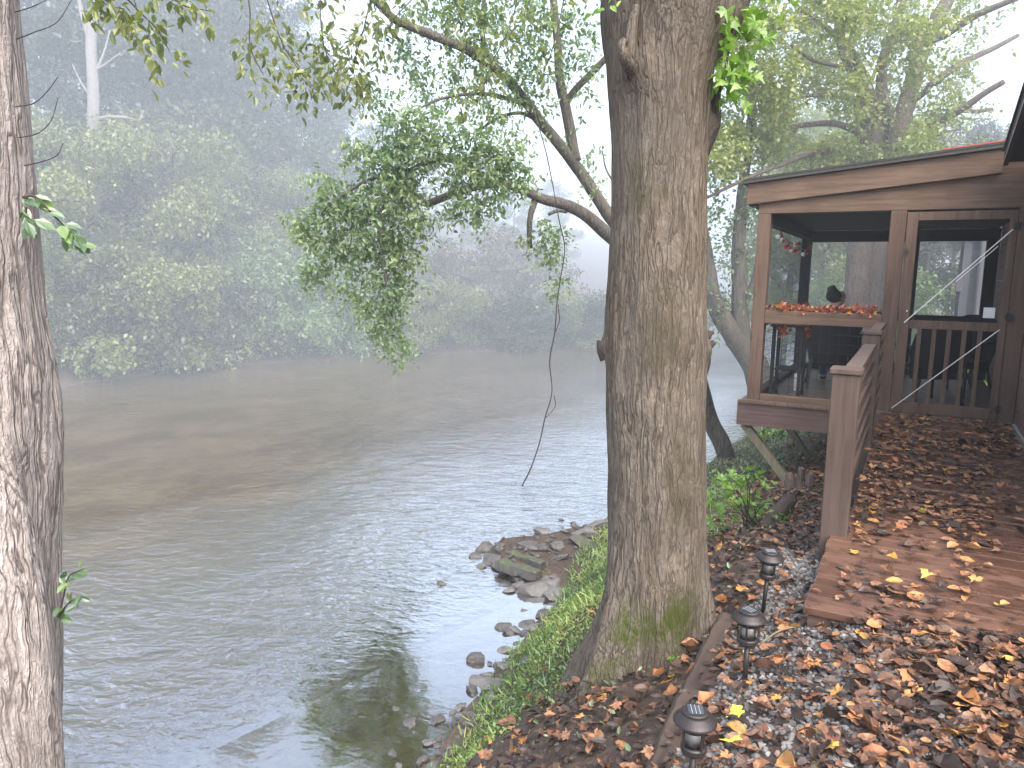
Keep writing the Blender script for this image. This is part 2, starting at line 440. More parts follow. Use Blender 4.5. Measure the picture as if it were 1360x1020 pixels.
def glass_mat():
    m, nt, out = mat('lamp_glass')
    t = nd(nt, 'ShaderNodeBsdfTransparent', {'Color': (.9, .92, .92, 1)}).outputs[0]
    gl = nd(nt, 'ShaderNodeBsdfGlossy', {'Color': (1, 1, 1, 1), 'Roughness': .12}).outputs[0]
    fr = nd(nt, 'ShaderNodeFresnel', {'IOR': 1.5}).outputs[0]
    nt.links.new(nd(nt, 'ShaderNodeMixShader', {0: math_(nt, 'ADD', fr, .12, True), 1: t, 2: gl}).outputs[0], out.inputs[0])
    return m
M['glass'] = glass_mat()
def screen_mat():
    m, nt, out = mat('insect_screen')
    t = nd(nt, 'ShaderNodeBsdfTransparent', {'Color': (1, 1, 1, 1)}).outputs[0]
    d = nd(nt, 'ShaderNodeBsdfDiffuse', {'Color': (.06, .06, .065, 1)}).outputs[0]
    lw = nd(nt, 'ShaderNodeLayerWeight', {'Blend': .45}).outputs['Facing']
    f = ramp(nt, lw, [(0, g(.03)), (.5, g(.07)), (1, g(.75))])
    nt.links.new(nd(nt, 'ShaderNodeMixShader', {0: f, 1: t, 2: d}).outputs[0], out.inputs[0])
    return m
M['screen'] = screen_mat()
def rock_mat(name, a, b, moss=None):
    m, nt, out = mat(name)
    oc = objco(nt)
    n1 = noise(nt, oc, 9, 6, .65)
    n2 = noise(nt, oc, 45, 4, .7)
    c_ = ramp(nt, math_(nt, 'ADD', math_(nt, 'MULTIPLY', n1, .6), math_(nt, 'MULTIPLY', n2, .4)), [(.35, a), (.7, b)])
    if moss:
        nz = nd(nt, 'ShaderNodeSeparateXYZ', {0: nt.nodes.new('ShaderNodeNewGeometry').outputs['Normal']}).outputs[2]
        f = math_(nt, 'MULTIPLY', ramp(nt, nz, [(.5, g(0)), (.9, g(1))]), ramp(nt, n1, [(.4, g(0)), (.6, g(.9))]))
        c_ = mixc(nt, f, c_, moss)
    pbsdf(nt, out, c_, .55, bump(nt, math_(nt, 'ADD', n1, n2), .6, .02), .4)
    return m
M['rock'] = rock_mat('rock', (.045, .042, .04), (.15, .14, .13))
M['rock_pale'] = rock_mat('rock_pale', (.085, .08, .075), (.21, .198, .185))
M['rock_moss'] = rock_mat('rock_moss', (.05, .045, .04), (.14, .13, .11), (.06, .08, .025))
def gravel_mat():
    m, nt, out = mat('gravel')
    a = nd(nt, 'ShaderNodeAttribute', attribute_name='rnd').outputs['Fac']
    c_ = ramp(nt, a, [(0, (.05, .047, .045)), (.4, (.12, .117, .114)), (.8, (.21, .205, .20)), (.95, (.33, .325, .32)), (1, (.3, .2, .14))])
    n = noise(nt, worldco(nt), 90, 3)
    c_ = mixc(nt, math_(nt, 'MULTIPLY', n, .6), c_, (.1, .09, .085))
    pbsdf(nt, out, c_, .6, None, .35)
    return m
M['gravel'] = gravel_mat()
def ground_mat():
    m, nt, out = mat('bank_soil')
    p = worldco(nt)
    z = nd(nt, 'ShaderNodeSeparateXYZ', {0: p}).outputs[2]
    n1 = noise(nt, p, 3, 6, .65)
    n2 = noise(nt, p, 24, 5, .7)
    v = nd(nt, 'ShaderNodeTexVoronoi', {'Vector': p, 'Scale': 9.0, 'Randomness': 1.0})
    soil = ramp(nt, math_(nt, 'ADD', math_(nt, 'MULTIPLY', n1, .5), math_(nt, 'MULTIPLY', n2, .5)), [(.3, (.03, .022, .017)), (.5, (.07, .05, .038)), (.7, (.12, .085, .06))])
    bedn = mixc(nt, .75, v.outputs['Color'], (.5, .5, .5))
    bed = mixc(nt, 1, ramp(nt, math_(nt, 'ADD', math_(nt, 'MULTIPLY', n1, .6), math_(nt, 'MULTIPLY', n2, .4)), [(.3, (.05, .035, .022)), (.55, (.125, .105, .075)), (.75, (.215, .18, .135))]), bedn, 'SOFT_LIGHT')
    k = nd(nt, 'ShaderNodeMapRange', {0: z, 1: -1.5, 2: -1.62}).outputs[0]
    col = mixc(nt, k, soil, bed)
    hh = math_(nt, 'ADD', n2, math_(nt, 'MULTIPLY', v.outputs['Distance'], .6))
    pbsdf(nt, out, col, .75, bump(nt, hh, .8, .03), .3)
    return m
M['soil'] = ground_mat()
def water_mat():
    m, nt, out = mat('river_water')
    p = worldco(nt)
    # ripple: broad current streaks, chop in the riffle, a calm pool by the near bank
    rot = nd(nt, 'ShaderNodeMapping', {'Vector': nd(nt, 'ShaderNodeMapping', {'Vector': p, 'Rotation': (0, 0, -HEAD+R(10))}).outputs[0], 'Scale': (.62, 1.0, 1)}).outputs[0]
    big = noise(nt, rot, 4.5, 3, .5, .5)
    mid = noise(nt, rot, 13, 3, .55, .8)
    fine = noise(nt, p, 24, 2, .5)
    sep = nd(nt, 'ShaderNodeSeparateXYZ', {0: p}).outputs
    # calm pool: small distance to the near shore for y < 6
    dx = nd(nt, 'ShaderNodeMapRange', {0: math_(nt, 'ADD', sep[0], math_(nt, 'MULTIPLY', sep[1], -.22)), 1: -4.3, 2: -5.2}).outputs[0]
    patch = ramp(nt, noise(nt, nd(nt, 'ShaderNodeMapping', {'Vector': p, 'Scale': (.55, .3, 1)}).outputs[0], 1.0, 3), [(.36, g(.55)), (.62, g(1))])
    amp = math_(nt, 'ADD', math_(nt, 'MULTIPLY', dx, patch), .05)
    # choppy mid-river turns its wave faces to the viewer and mirrors less than the pool
    brown = nd(nt, 'ShaderNodeMapRange', {0: math_(nt, 'ADD', math_(nt, 'ADD', sep[0], math_(nt, 'MULTIPLY', sep[1], -.12)), math_(nt, 'MULTIPLY', noise(nt, rot, .6, 3), 2.0)), 1: -5.4, 2: -8.2}).outputs[0]
    h = math_(nt, 'ADD', math_(nt, 'MULTIPLY', big, 1.2), math_(nt, 'ADD', math_(nt, 'MULTIPLY', mid, .55), math_(nt, 'MULTIPLY', fine, .10)))
    h = math_(nt, 'MULTIPLY', h, amp)
    nb = bump(nt, h, 1.0, .04)
    tr = nd(nt, 'ShaderNodeBsdfTransparent', {'Color': (.68, .58, .46, 1)}).outputs[0]
    silt = noise(nt, nd(nt, 'ShaderNodeMapping', {'Vector': p, 'Scale': (1, .6, 1)}).outputs[0], 1.6, 6, .7)
    tb = nd(nt, 'ShaderNodeBsdfDiffuse', {'Color': ramp(nt, silt, [(.35, (.088, .068, .042)), (.65, (.195, .155, .102))])}).outputs[0]
    body = nd(nt, 'ShaderNodeMixShader', {0: nd(nt, 'ShaderNodeMapRange', {0: sep[0], 1: -3.6, 2: -7.5, 3: .12, 4: .45}).outputs[0], 1: tr, 2: tb}).outputs[0]
    gl = nd(nt, 'ShaderNodeBsdfGlossy', {'Color': (1, 1, 1, 1), 'Roughness': .04, 'Normal': nb}).outputs[0]
    fr = nd(nt, 'ShaderNodeFresnel', {'IOR': 1.33, 'Normal': nb}).outputs[0]
    fr = ramp(nt, fr, [(0, g(.12)), (.035, g(.35)), (.08, g(.62)), (.3, g(.8)), (1, g(1))])
    fr = math_(nt, 'MULTIPLY', fr, math_(nt, 'SUBTRACT', 1.0, math_(nt, 'MULTIPLY', brown, .6)))
    nt.links.new(nd(nt, 'ShaderNodeMixShader', {0: fr, 1: body, 2: gl}).outputs[0], out.inputs[0])
    return m
M['water'] = water_mat()

# ------------------------------------------------------------------ terrain
WZ = -1.6
YS = [-30, 0, 2, 3.5, 4.5, 5, 6, 7, 8.3, 11.4, 15.6, 22, 30, 40, 60, 120]
XS = [-2.2, -2.3, -2.35, -2.35, -2.6, -2.6, -2.75, -3.0, -3.15, -2.75, -2.6, -2.7, -3.6, -5, -5, -5]
YF = [-30, 0, 10.9, 14.9, 20.4, 24, 28.9, 40, 60, 120]
XF = [-19, -19, -18.9, -19.6, -17.1, -15.1, -12.9, -11.5, -11, -11]
PA = ([-20, -6, -3, -1, -.3, 0, .25, .6, 1.2, 1.6, 1.8, 2.2, 60], [-2.5, -2.4, -2.25, -1.86, -1.68, -1.6, -1.42, -1.0, -.52, -.3, -.2, -.16, -.16])
PB = ([-20, -6, -3, -1, -.3, 0, .5, 1, 2, 3, 4, 6, 60], [-2.5, -2.4, -2.25, -1.9, -1.68, -1.6, -1.42, -1.26, -.88, -.5, -.3, -.24, -.24])
PF = ([-60, -8, -3, -1, 0, .5, 2, 8, 20, 60], [-2.5, -2.4, -2.2, -1.85, -1.6, -1.2, -.6, .4, 4.5, 14])
def height(x, y):
    x, y = np.asarray(x, float), np.asarray(y, float)
    d = x-np.interp(y, YS, XS)
    t = np.clip((y-4)/4, 0, 1); t = t*t*(3-2*t)
    near = np.interp(d, *PA)*(1-t)+np.interp(d, *PB)*t
    far = np.interp(np.interp(y, YF, XF)-x, *PF)
    step = np.clip((x+.55)/.45, 0, 1)*np.clip((3.7-y)/.3, 0, 1)
    near = near+step*.125
    h = np.maximum(near, far)
    wob = np.sin(x*3.1+y*1.7)*np.sin(y*2.3-x*1.1)+.6*np.sin(x*7.3-y*3.9)*np.sin(y*5.1+x*4.3)
    k = np.clip(-d*.0+1-np.clip((d-1.7)/.4, 0, 1)*.85, .1, 1)
    h = h+wob*.022*k
    # gravel spit with the rock slabs, and the shallow in the corner of the pool
    for (cx, cy, sx, sy, a, hh) in ((-3.45, 6.75, .62, .36, -.15, .50), (-3.0, 7.3, .5, .5, 0, .32), (-2.75, 3.4, .5, .6, 0, .2), (-3.2, 3.0, .75, .6, 0, .24), (-4.0, 2.7, .6, .5, 0, .2)):
        u, w = (x-cx)*math.cos(a)+(y-cy)*math.sin(a), -(x-cx)*math.sin(a)+(y-cy)*math.cos(a)
        e = np.exp(-(u/sx)**2-(w/sy)**2)
        top = WZ+.10 if hh > .25 else WZ-.04
        h = np.where(h < top, np.minimum(h+hh*e, top), h)
    return h
def gridlines(a, b, c, d, s0, s1):
    return np.concatenate([np.arange(a, b, s0), np.arange(b, c, s1), np.arange(c, d+.01, s0)])
gx = gridlines(-75, -5.5, 1.5, 60, 1.0, .05)
gy = gridlines(-12, 0, 12, 110, 1.0, .06)
X, Y = np.meshgrid(gx, gy)
Z = height(X, Y)
nx, ny = len(gx), len(gy)
idx = np.arange(nx*ny).reshape(ny, nx)
q = np.stack([idx[:-1, :-1], idx[:-1, 1:], idx[1:, 1:], idx[1:, :-1]], -1).reshape(-1, 4)
structure('river_bank', (np.stack([X, Y, Z], -1).reshape(-1, 3), q), M['soil'], True)
wx = np.linspace(-26, 0, 40); wy = np.linspace(-12, 110, 60)
X, Y = np.meshgrid(wx, wy)
idx = np.arange(2400).reshape(60, 40)
q = np.stack([idx[:-1, :-1], idx[:-1, 1:], idx[1:, 1:], idx[1:, :-1]], -1).reshape(-1, 4)
structure('river_water', (np.stack([X, Y, X*0+WZ], -1).reshape(-1, 3), q), M['water'], True)
def hz(x, y): return float(height(x, y))
def normals(x, y):
    e = .04
    n = np.stack([-(height(x+e, y)-height(x-e, y))/(2*e), -(height(x, y+e)-height(x, y-e))/(2*e), np.ones_like(x)], -1)
    return n/np.linalg.norm(n, axis=1)[:, None]

# ------------------------------------------------------------------ sky, sun, haze
w = bpy.data.worlds.new('World'); SC.world = w; w.use_nodes = True
nt = w.node_tree
bg = nt.nodes['Background']
SUN_EL, SUN_AZ = R(52), HEAD*-1+R(158)          # azimuth clockwise from +Y
sky = nt.nodes.new('ShaderNodeTexSky'); sky.sky_type = 'NISHITA'
sky.sun_disc = False; sky.sun_elevation = SUN_EL; sky.sun_rotation = SUN_AZ
sky.air_density = 1.0; sky.dust_density = 4.0; sky.ozone_density = .6
nt.links.new(sky.outputs[0], bg.inputs[0])
bg.inputs[1].default_value = .15
sl = bpy.data.lights.new('sun', 'SUN'); sl.energy = 1.5; sl.angle = R(80); sl.color = (1, .99, .965)
so = bpy.data.objects.new('sun', sl); COL.objects.link(so)
sd = Vector((math.sin(SUN_AZ)*math.cos(SUN_EL), math.cos(SUN_AZ)*math.cos(SUN_EL), math.sin(SUN_EL)))
so.rotation_euler = (-sd).to_track_quat('-Z', 'Y').to_euler()
m, nt, out = mat('haze_air')
pv = nd(nt, 'ShaderNodeVolumePrincipled', {'Color': (.84, .925, 1.0, 1), 'Density': .0022, 'Anisotropy': .05})
nt.links.new(pv.outputs[0], out.inputs['Volume'])
hb = G().box(-78, 63, -15, 113, -4, 27)
tag(link('haze', mesh_from('haze', hb.arr(), hb.f, m)), kind='stuff')
# denser mist lying over the river and the low ground beyond the porch
m2, nt, out = mat('mist_air')
pv = nd(nt, 'ShaderNodeVolumePrincipled', {'Color': (.84, .925, 1.0, 1), 'Density': .0155, 'Anisotropy': .05})
nt.links.new(pv.outputs[0], out.inputs['Volume'])
pl_ = [(-77, -14.5), (-9.5, -14.5), (-9.2, 5), (-6.2, 10), (-3.6, 14.3), (62, 14.3), (62, 112), (-77, 112)]
n_ = len(pl_)
mv = [(x, y, z) for z in (-3.9, 26.8) for x, y in pl_]
mf = [tuple(range(n_-1, -1, -1)), tuple(range(n_, 2*n_))]+[(i, (i+1) % n_, n_+(i+1) % n_, n_+i) for i in range(n_)]
tag(link('haze', mesh_from('haze', mv, mf, m2)), kind='stuff')
SC.view_settings.view_transform = 'Standard'
SC.view_settings.look = 'None'
SC.view_settings.gamma = 1
SC.view_settings.exposure = 1.85
SC.render.engine = 'CYCLES'
SC.cycles.use_denoising = True
SC.cycles.max_bounces = 7
SC.cycles.diffuse_bounces = 3
SC.cycles.glossy_bounces = 3
SC.cycles.transparent_max_bounces = 12
SC.cycles.volume_bounces = 2
# ------------------------------------------------------------------ house, porch, walkway
Y0 = 8.73                                   # outer face of the porch front
Y1 = 12.45                                  # back wall of the porch
XL, XR = -1.63, .95
porch = thing('screened_porch', 'brown timber screened porch with shed roof standing on struts over the river bank', 'porch', (-.34, Y0, 0))
def P(name, geo, m, **k): return part(name, geo, M[m], porch, **k)
for x0, x1 in ((XL, -1.49), (-.302, -.155)):
    P('post', G().box(x0, x1, Y0, Y0+.14, 0, 2.105), 'porch_z', bev=.006)
P('header_beam', G().box(XL+.004, .925, Y0+.004, Y0+.13, 2.107, 2.30), 'porch_x', bev=.004)
# triangular infill between header and sloping rake board
gI = G()
v = [(-1.6, Y0+.012, 2.302), (.9, Y0+.012, 2.302), (.9, Y0+.012, 2.62), (-1.6, Y0+.012, 2.38)]
v += [(a, b+.09, c_) for a, b, c_ in v]
gI.add(v, [(0, 1, 2, 3), (7, 6, 5, 4), (0, 4, 5, 1), (1, 5, 6, 2), (2, 6, 7, 3), (3, 7, 4, 0)])
P('gable_panel', gI, 'porch_x')
sl_ = (2.66-2.43)/(.62+1.75)
def roofz(x): return 2.43+(x+1.75)*sl_
gI = G()
v = [(-1.75, Y0-.045, roofz(-1.75)-.225), (.63, Y0-.045, roofz(.63)-.23), (.63, Y0-.045, roofz(.63)), (-1.75, Y0-.045, roofz(-1.75))]
v += [(a, b+.04, c_) for a, b, c_ in v]
gI.add(v, [(0, 1, 2, 3), (7, 6, 5, 4), (0, 4, 5, 1), (1, 5, 6, 2), (2, 6, 7, 3), (3, 7, 4, 0)])
P('rake_board', gI, 'porch_x', bev=.004)
gI = G()
def slab(x0, x1, y0, y1, dz0, dz1):
    v = [(x0, y0, roofz(x0)+dz0), (x1, y0, roofz(x1)+dz0), (x1, y1, roofz(x1)+dz0), (x0, y1, roofz(x0)+dz0)]
    v += [(a, b, c_+dz1-dz0) for a, b, c_ in v]
    return v, [(3, 2, 1, 0), (4, 5, 6, 7), (0, 1, 5, 4), (1, 2, 6, 5), (2, 3, 7, 6), (3, 0, 4, 7)]
gI.add(*slab(-1.80, 1.3, Y0-.09, Y1+.3, .004, .034))
for k in range(3): gI.add(*slab(-1.80+k*.02, 1.3, Y0-.095+k*.012, Y1+.3, .037+k*.009, .043+k*.009))
roof = P('roof', gI, 'roofing')
gI = G(); gI.add(*slab(.1, 1.3, Y0-.05, Y1+.2, .066, .078))
part('red_flashing', gI, M['roofred'], roof)
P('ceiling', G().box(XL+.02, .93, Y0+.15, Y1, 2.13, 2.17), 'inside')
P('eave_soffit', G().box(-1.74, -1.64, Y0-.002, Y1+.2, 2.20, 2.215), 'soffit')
P('sill_rail', G().box(-1.488, -.304, Y0+.008, Y0+.118, .894, 1.037), 'porch_x', bev=.005)
P('bottom_rail', G().box(-1.488, -.304, Y0+.01, Y0+.112, .012, .082), 'porch_x', bev=.004)
gf = G()
nb = 19
for k in range(nb):
    y = Y0-.03+k*.197
    gf.box(XL-.06, .93, y, y+.19, -.022, .01)
P('floor', gf, 'floor_in')
gf = G()
for k in range(19):
    x = XL-.085+k*.1365
    if x < .8: gf.box(x, x+.131, Y0-.075, Y0-.034, -.024, .008)
P('floor_edge', gf, 'porch_x')
P('rim_joist', G().box(XL-.09, .93, Y0-.055, Y0-.012, -.285, -.026), 'rim', bev=.003)
P('side_joist', G().box(XL-.088, XL-.045, Y0-.008, Y1+.05, -.28, -.028), 'rim')
P('joist', G().box(XL, -1.59, Y0+.0, Y0+.4, -.33, -.288), 'rim')
for k, yy in enumerate((Y0+.06, 10.6, 12.3)):
    z1 = hz(-1.12, yy)-.06
    P('strut', G().bar((XL-.02, yy, -.287), (-1.10, yy+.02, z1), .09, .09, (0, 1, 0)), 'strut', bev=.005)
P('pier', G().box(-.62, -.30, 9.35, 9.66, -.9, -.29), 'concrete', bev=.012)
# interior framing seen through the openings
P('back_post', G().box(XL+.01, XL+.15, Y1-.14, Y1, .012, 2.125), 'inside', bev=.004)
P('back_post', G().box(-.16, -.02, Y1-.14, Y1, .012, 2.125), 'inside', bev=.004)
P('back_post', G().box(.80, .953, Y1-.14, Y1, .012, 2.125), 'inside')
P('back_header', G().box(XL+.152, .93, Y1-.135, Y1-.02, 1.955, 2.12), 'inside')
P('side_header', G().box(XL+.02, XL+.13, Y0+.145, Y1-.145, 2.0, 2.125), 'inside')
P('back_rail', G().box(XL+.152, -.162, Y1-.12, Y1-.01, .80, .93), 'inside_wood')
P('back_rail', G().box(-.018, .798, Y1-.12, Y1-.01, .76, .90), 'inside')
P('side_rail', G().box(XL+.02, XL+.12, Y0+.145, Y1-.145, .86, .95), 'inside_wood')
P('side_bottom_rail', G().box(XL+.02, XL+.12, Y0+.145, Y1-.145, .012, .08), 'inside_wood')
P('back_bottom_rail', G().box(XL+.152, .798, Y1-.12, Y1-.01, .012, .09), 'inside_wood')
def grid_panel(axis, a0, a1, z0, z1, other, step=.102):
    gp = G()
    r = .0022
    n = int(round((a1-a0)/step)); mz = int(round((z1-z0)/step))
    for k in range(n+1):
        a = a0+(a1-a0)*k/n
        if axis == 'x': gp.box(a-r, a+r, other-r, other+r, z0, z1)
        else: gp.box(other-r, other+r, a-r, a+r, z0, z1)
    for k in range(mz+1):
        z = z0+(z1-z0)*k/mz
        if axis == 'x': gp.box(a0, a1, other+r+.0005, other+3*r, z-r, z+r)
        else: gp.box(other+r+.0005, other+3*r, a0, a1, z-r, z+r)
    return gp
P('wire_panel', grid_panel('x', -1.49, -.31, .083, .892, Y0+.075), 'wire')
P('wire_panel', grid_panel('y', Y0+.15, Y1-.15, .083, .86, XL+.07), 'wire')
P('wire_panel', grid_panel('x', XL+.15, -.17, .092, .80, Y1-.06), 'wire')
P('insect_screen', ([(XL+.09, Y0+.145, .95), (XL+.09, Y1-.145, .95), (XL+.09, Y1-.145, 2.0), (XL+.09, Y0+.145, 2.0)], [(0, 1, 2, 3)]), 'screen')
P('insect_screen', ([(-1.488, Y0+.1, 1.038), (-.304, Y0+.1, 1.038), (-.304, Y0+.1, 2.105), (-1.488, Y0+.1, 2.105)], [(0, 1, 2, 3)]), 'screen')
P('door_jamb', G().box(.806, .948, Y0, Y0+.13, 0, 2.105), 'porch_z', bev=.005)
# door
door = P('screen_door', G().box(-.148, -.046, Y0-.004, Y0+.036, .02, 2.085).box(.736, .800, Y0-.004, Y0+.036, .02, 2.085)
         .box(-.044, .734, Y0-.002, Y0+.034, 2.0, 2.085).box(-.044, .734, Y0-.002, Y0+.034, .905, .99).box(-.044, .734, Y0-.002, Y0+.034, .02, .135), 'porch_z', bev=.004)
def D(name, geo, m, **k): return part(name, geo, M[m], door, **k)
for x in (.056, .190, .323, .455, .588):
    D('baluster', G().box(x-.02, x+.02, Y0+.004, Y0+.028, .137, .903), 'porch_z', bev=.003)
D('door_screen', ([(-.044, Y0+.03, .137), (.734, Y0+.03, .137), (.734, Y0+.03, 1.999), (-.044, Y0+.03, 1.999)], [(0, 1, 2, 3)]), 'screen')
for a, b in (((-.092, Y0-.013, .962), (.765, Y0-.013, 1.90)), ((-.135, Y0-.013, .055), (.748, Y0-.013, .93))):
    D('brace_rod', G().bar(a, b, .009, .009), 'rod')
D('brace_rod', G().bar((.33, Y0-.008, 1.385), (.66, Y0-.008, 1.74), .006, .006), 'rod')
D('latch', G().tube([(.815, Y0-.03, 1.055), (.815, Y0-.004, 1.055)], [.034, .038], 12).box(.79, .812, Y0-.02, Y0-.006, 1.03, 1.075), 'black')
for z in (1.93, .135):
    D('hinge', G().box(.775, .830, Y0-.014, Y0-.0045, z-.035, z+.035).tube([(.803, Y0-.018, z-.045), (.803, Y0-.018, z+.045)], .009, 8), 'black')
D('door_knob', G().tube([(-.075, Y0-.028, 1.085), (-.075, Y0-.004, 1.085)], [.008, .005], 8), 'rod')
# inner shelf of white bits left of the door: switch plate and dispenser
P('notice', G().box(.60, .70, Y0+.052, Y0+.06, 1.035, 1.14), 'white', bev=.002)

# garland of autumn leaves along the sill
rs = np.random.default_rng(3)
n = 190
Pn = np.column_stack([rs.uniform(-1.48, -.32, n), rs.uniform(Y0+.01, Y0+.09, n), 1.045+rs.random(n)**1.5*.05])
n2 = 26
P2 = np.column_stack([-1.30+rs.uniform(-.05, .05, n2), np.full(n2, Y0+.13), .885-rs.random(n2)*.14])
n3 = 14
P3 = np.column_stack([-1.02+rs.uniform(-.035, .035, n3), np.full(n3, Y0+.13), .885-rs.random(n3)*.09])
Pa = Pn
na = len(Pa)
V, Fq, k = leaf_geo(Pa, rdir(rs, na)+np.array([0, 0, .2]), np.array([0, -1., .3])+rdir(rs, na)*.7, rs.uniform(.045, .085, na), lobed(0, rs))
solo('leaf_garland', (V, Fq), M['garland'], 'red and orange autumn leaf garland lying along the porch window sill', 'garland', (-.9, Y0+.05, 1.04), rnd=np.repeat(rs.random(na), k))
for Pc, lb_, c0_ in ((P2, 'larger orange leaf cluster hanging below the sill over the black stand', -1.30), (P3, 'smaller orange leaf cluster hanging below the sill left of the black chair', -1.02)):
    V, Fq, k = leaf_geo(Pc, rdir(rs, len(Pc))+np.array([0, 0, -.4]), np.array([0, -1., .3])+rdir(rs, len(Pc))*.7, rs.uniform(.05, .085, len(Pc)), lobed(0, rs))
    g2 = (V, [tuple(f) for f in Fq.tolist()])
    st2 = G().add(V, g2[1]).tube([(c0_, Y0+.13, .893), (c0_+.01, Y0+.132, .80), (c0_-.01, Y0+.13, .77)], .004, 5)
    solo('leaf_cluster', st2, M['garland'], lb_, 'leaf cluster', (c0_, Y0+.13, .89), rnd=np.concatenate([np.repeat(rs.random(len(Pc)), k), np.full(len(st2.f)-len(Fq), .1)]))
bg_ = thing('ball_garland', 'sagging string of small red and white balls hung inside the porch corner', 'garland', (-1.45, 8.95, 2.0))
pts = spline([(-1.45, 8.95, 1.98), (-1.44, 9.6, 1.86), (-1.44, 10.4, 1.83), (-1.44, 11.4, 1.80), (-1.45, 12.2, 1.93)], 6)
part('cord', G().tube(pts, .006, 5), M['black'], bg_)
for i in range(18):
    p = pts[min(len(pts)-1, 1+int(i*1.25))]+np.array([rs.normal(0, .015), rs.normal(0, .05), -.03+rs.normal(0, .035)])
    r = rs.uniform(.02, .032)
    part('ball', G().lathe([(r*math.sin(t), -r*math.cos(t)) for t in np.linspace(.15, 3.0, 9)], p, 10), M['redball' if i % 3 else 'white'], bg_, True)

# porch furniture
def chair(label, loc, rz):
    t = thing('patio_chair', label, 'chair', (0, 0, 0), 'black patio chairs on the porch')
    sg = G().box(-.27, .27, -.25, .27, .39, .43)
    part('seat', sg, M['fabric'], t, bev=.015)
    bgm = G()
    v = []
    for zz, ww, yy in ((.30, .27, -.24), (.45, .29, -.26), (.62, .33, -.31), (.80, .31, -.36), (.93, .22, -.40), (.97, .10, -.41)):
        v += [(-ww, yy+.03, zz), (0, yy-.03, zz), (ww, yy+.03, zz), (ww, yy+.055, zz), (0, yy-.0, zz), (-ww, yy+.055, zz)]
    f = [(i*6+k, i*6+(k+1) % 6, (i+1)*6+(k+1) % 6, (i+1)*6+k) for i in range(5) for k in range(6)]+[(5, 4, 3, 2, 1, 0), tuple(range(30, 36))]
    bgm.add(v, f)
    part('backrest', bgm, M['fabric'], t, True)
    for sx in (-1, 1):
        part('leg', G().bar((sx*.24, .24, .40), (sx*.29, .32, 0), .028, .028, (0, 1, 0)), M['black'], t)
        part('leg', G().bar((sx*.24, -.22, .40), (sx*.27, -.34, 0), .028, .028, (0, 1, 0)), M['black'], t)
        part('armrest', G().tube(spline([(sx*.31, -.28, .66), (sx*.33, .0, .66), (sx*.31, .26, .62), (sx*.27, .28, .42)], 5), .018, 8), M['black'], t)
    t.location = loc; t.rotation_euler = (0, 0, rz)
    return t
ch1 = chair('black patio chair seen from behind holding the seated person', (-.90, 10.35, .012), 0.12)
p_ = part('back_tag', (np.array([(-.02, -.372, .735), (.05, -.366, .735), (.05, -.376, .785), (-.02, -.382, .785)]), [(0, 1, 2, 3)]), M['white'], ch1)
p_.location = (0, -.012, 0)
dup(ch1, (.15, 9.62, .012), .5, 1, 'black patio chair just inside the left of the screen door')
dup(ch1, (.50, 10.6, .012), 2.6, 1, 'black patio chair farther back behind the screen door balusters')
st = thing('plant_stand', 'black metal stand with open shelf inside the porch corner', 'stand', (-1.25, 9.25, .012))
for x in (-1.42, -1.12):
    for y in (9.05, 9.42):
        part('leg', G().box(x-.018, x+.018, y-.018, y+.018, .012, .84), M['black'], st)
part('top', G().box(-1.46, -1.08, 9.0, 9.47, .842, .872), M['black'], st, bev=.004)
part('shelf', G().box(-1.40, -1.14, 9.07, 9.40, .33, .36), M['black'], st, bev=.004)
solo('pillar_candle', G().lathe([(.038, 0), (.04, .01), (.04, .2), (.036, .21)], (-1.22, 9.75, .012), 16), M['white'], 'white cylinder standing on the porch floor behind the black stand', 'candle', (-1.22, 9.75, .012), smooth=False)
tb = thing('low_table', 'low dark table with pale edge standing behind the screen door', 'table', (.45, 11.6, .012))
part('top', G().box(.08, .78, 11.35, 11.85, .36, .40), M['inside_wood'], tb, bev=.005)
for x in (.12, .74):
    for y in (11.4, 11.8): part('leg', G().box(x-.025, x+.025, y-.025, y+.025, .012, .358), M['inside_wood'], tb)

# person sitting in the first chair, back to the camera, face turned to the right
def skin_obj(name, verts, edges, radii, m, parent, sub=2):
    me = bpy.data.meshes.new(name)
    off = root_of(parent)
    me.from_pydata([tuple(np.array(v)-off) for v in verts], edges, [])
    o = link(name, me, parent)
    sk = o.modifiers.new('skin', 'SKIN'); sk.use_smooth_shade = True
    for i, r in enumerate(radii):
        d_ = me.skin_vertices[0].data[i]
        d_.radius = r if hasattr(r, '__len__') else (r, r)
        d_.use_root = (i == 0)
    if sub: ss = o.modifiers.new('sub', 'SUBSURF'); ss.levels = sub; ss.render_levels = sub
    me.materials.append(m)
    return o
px_, py_ = -.92, 10.42
per = thing('person', 'person with dark hair in a bun sitting on the porch in a black jacket', 'person', (px_, py_, .44))
def pv_(x, y, z): return (px_+x, py_+y, z)
body = [pv_(0, 0, .52), pv_(0, -.03, .75), pv_(0, -.02, .93), pv_(.01, .01, 1.03), pv_(.025, .03, 1.10), pv_(.03, .03, 1.18), pv_(.03, .025, 1.255),
        pv_(-.10, .06, .50), pv_(-.12, .46, .50), pv_(-.12, .50, .09), pv_(-.12, .62, .05),
        pv_(.10, .06, .50), pv_(.12, .46, .50), pv_(.12, .50, .09), pv_(.12, .62, .05),
        pv_(-.19, -.01, .93), pv_(-.24, .08, .70), pv_(-.10, .30, .62), pv_(-.05, .36, .61),
        pv_(.19, -.01, .93), pv_(.24, .08, .70), pv_(.10, .30, .62), pv_(.05, .36, .61),
        pv_(.128, .035, 1.165), pv_(.10, .034, 1.20), pv_(.115, .036, 1.12)]
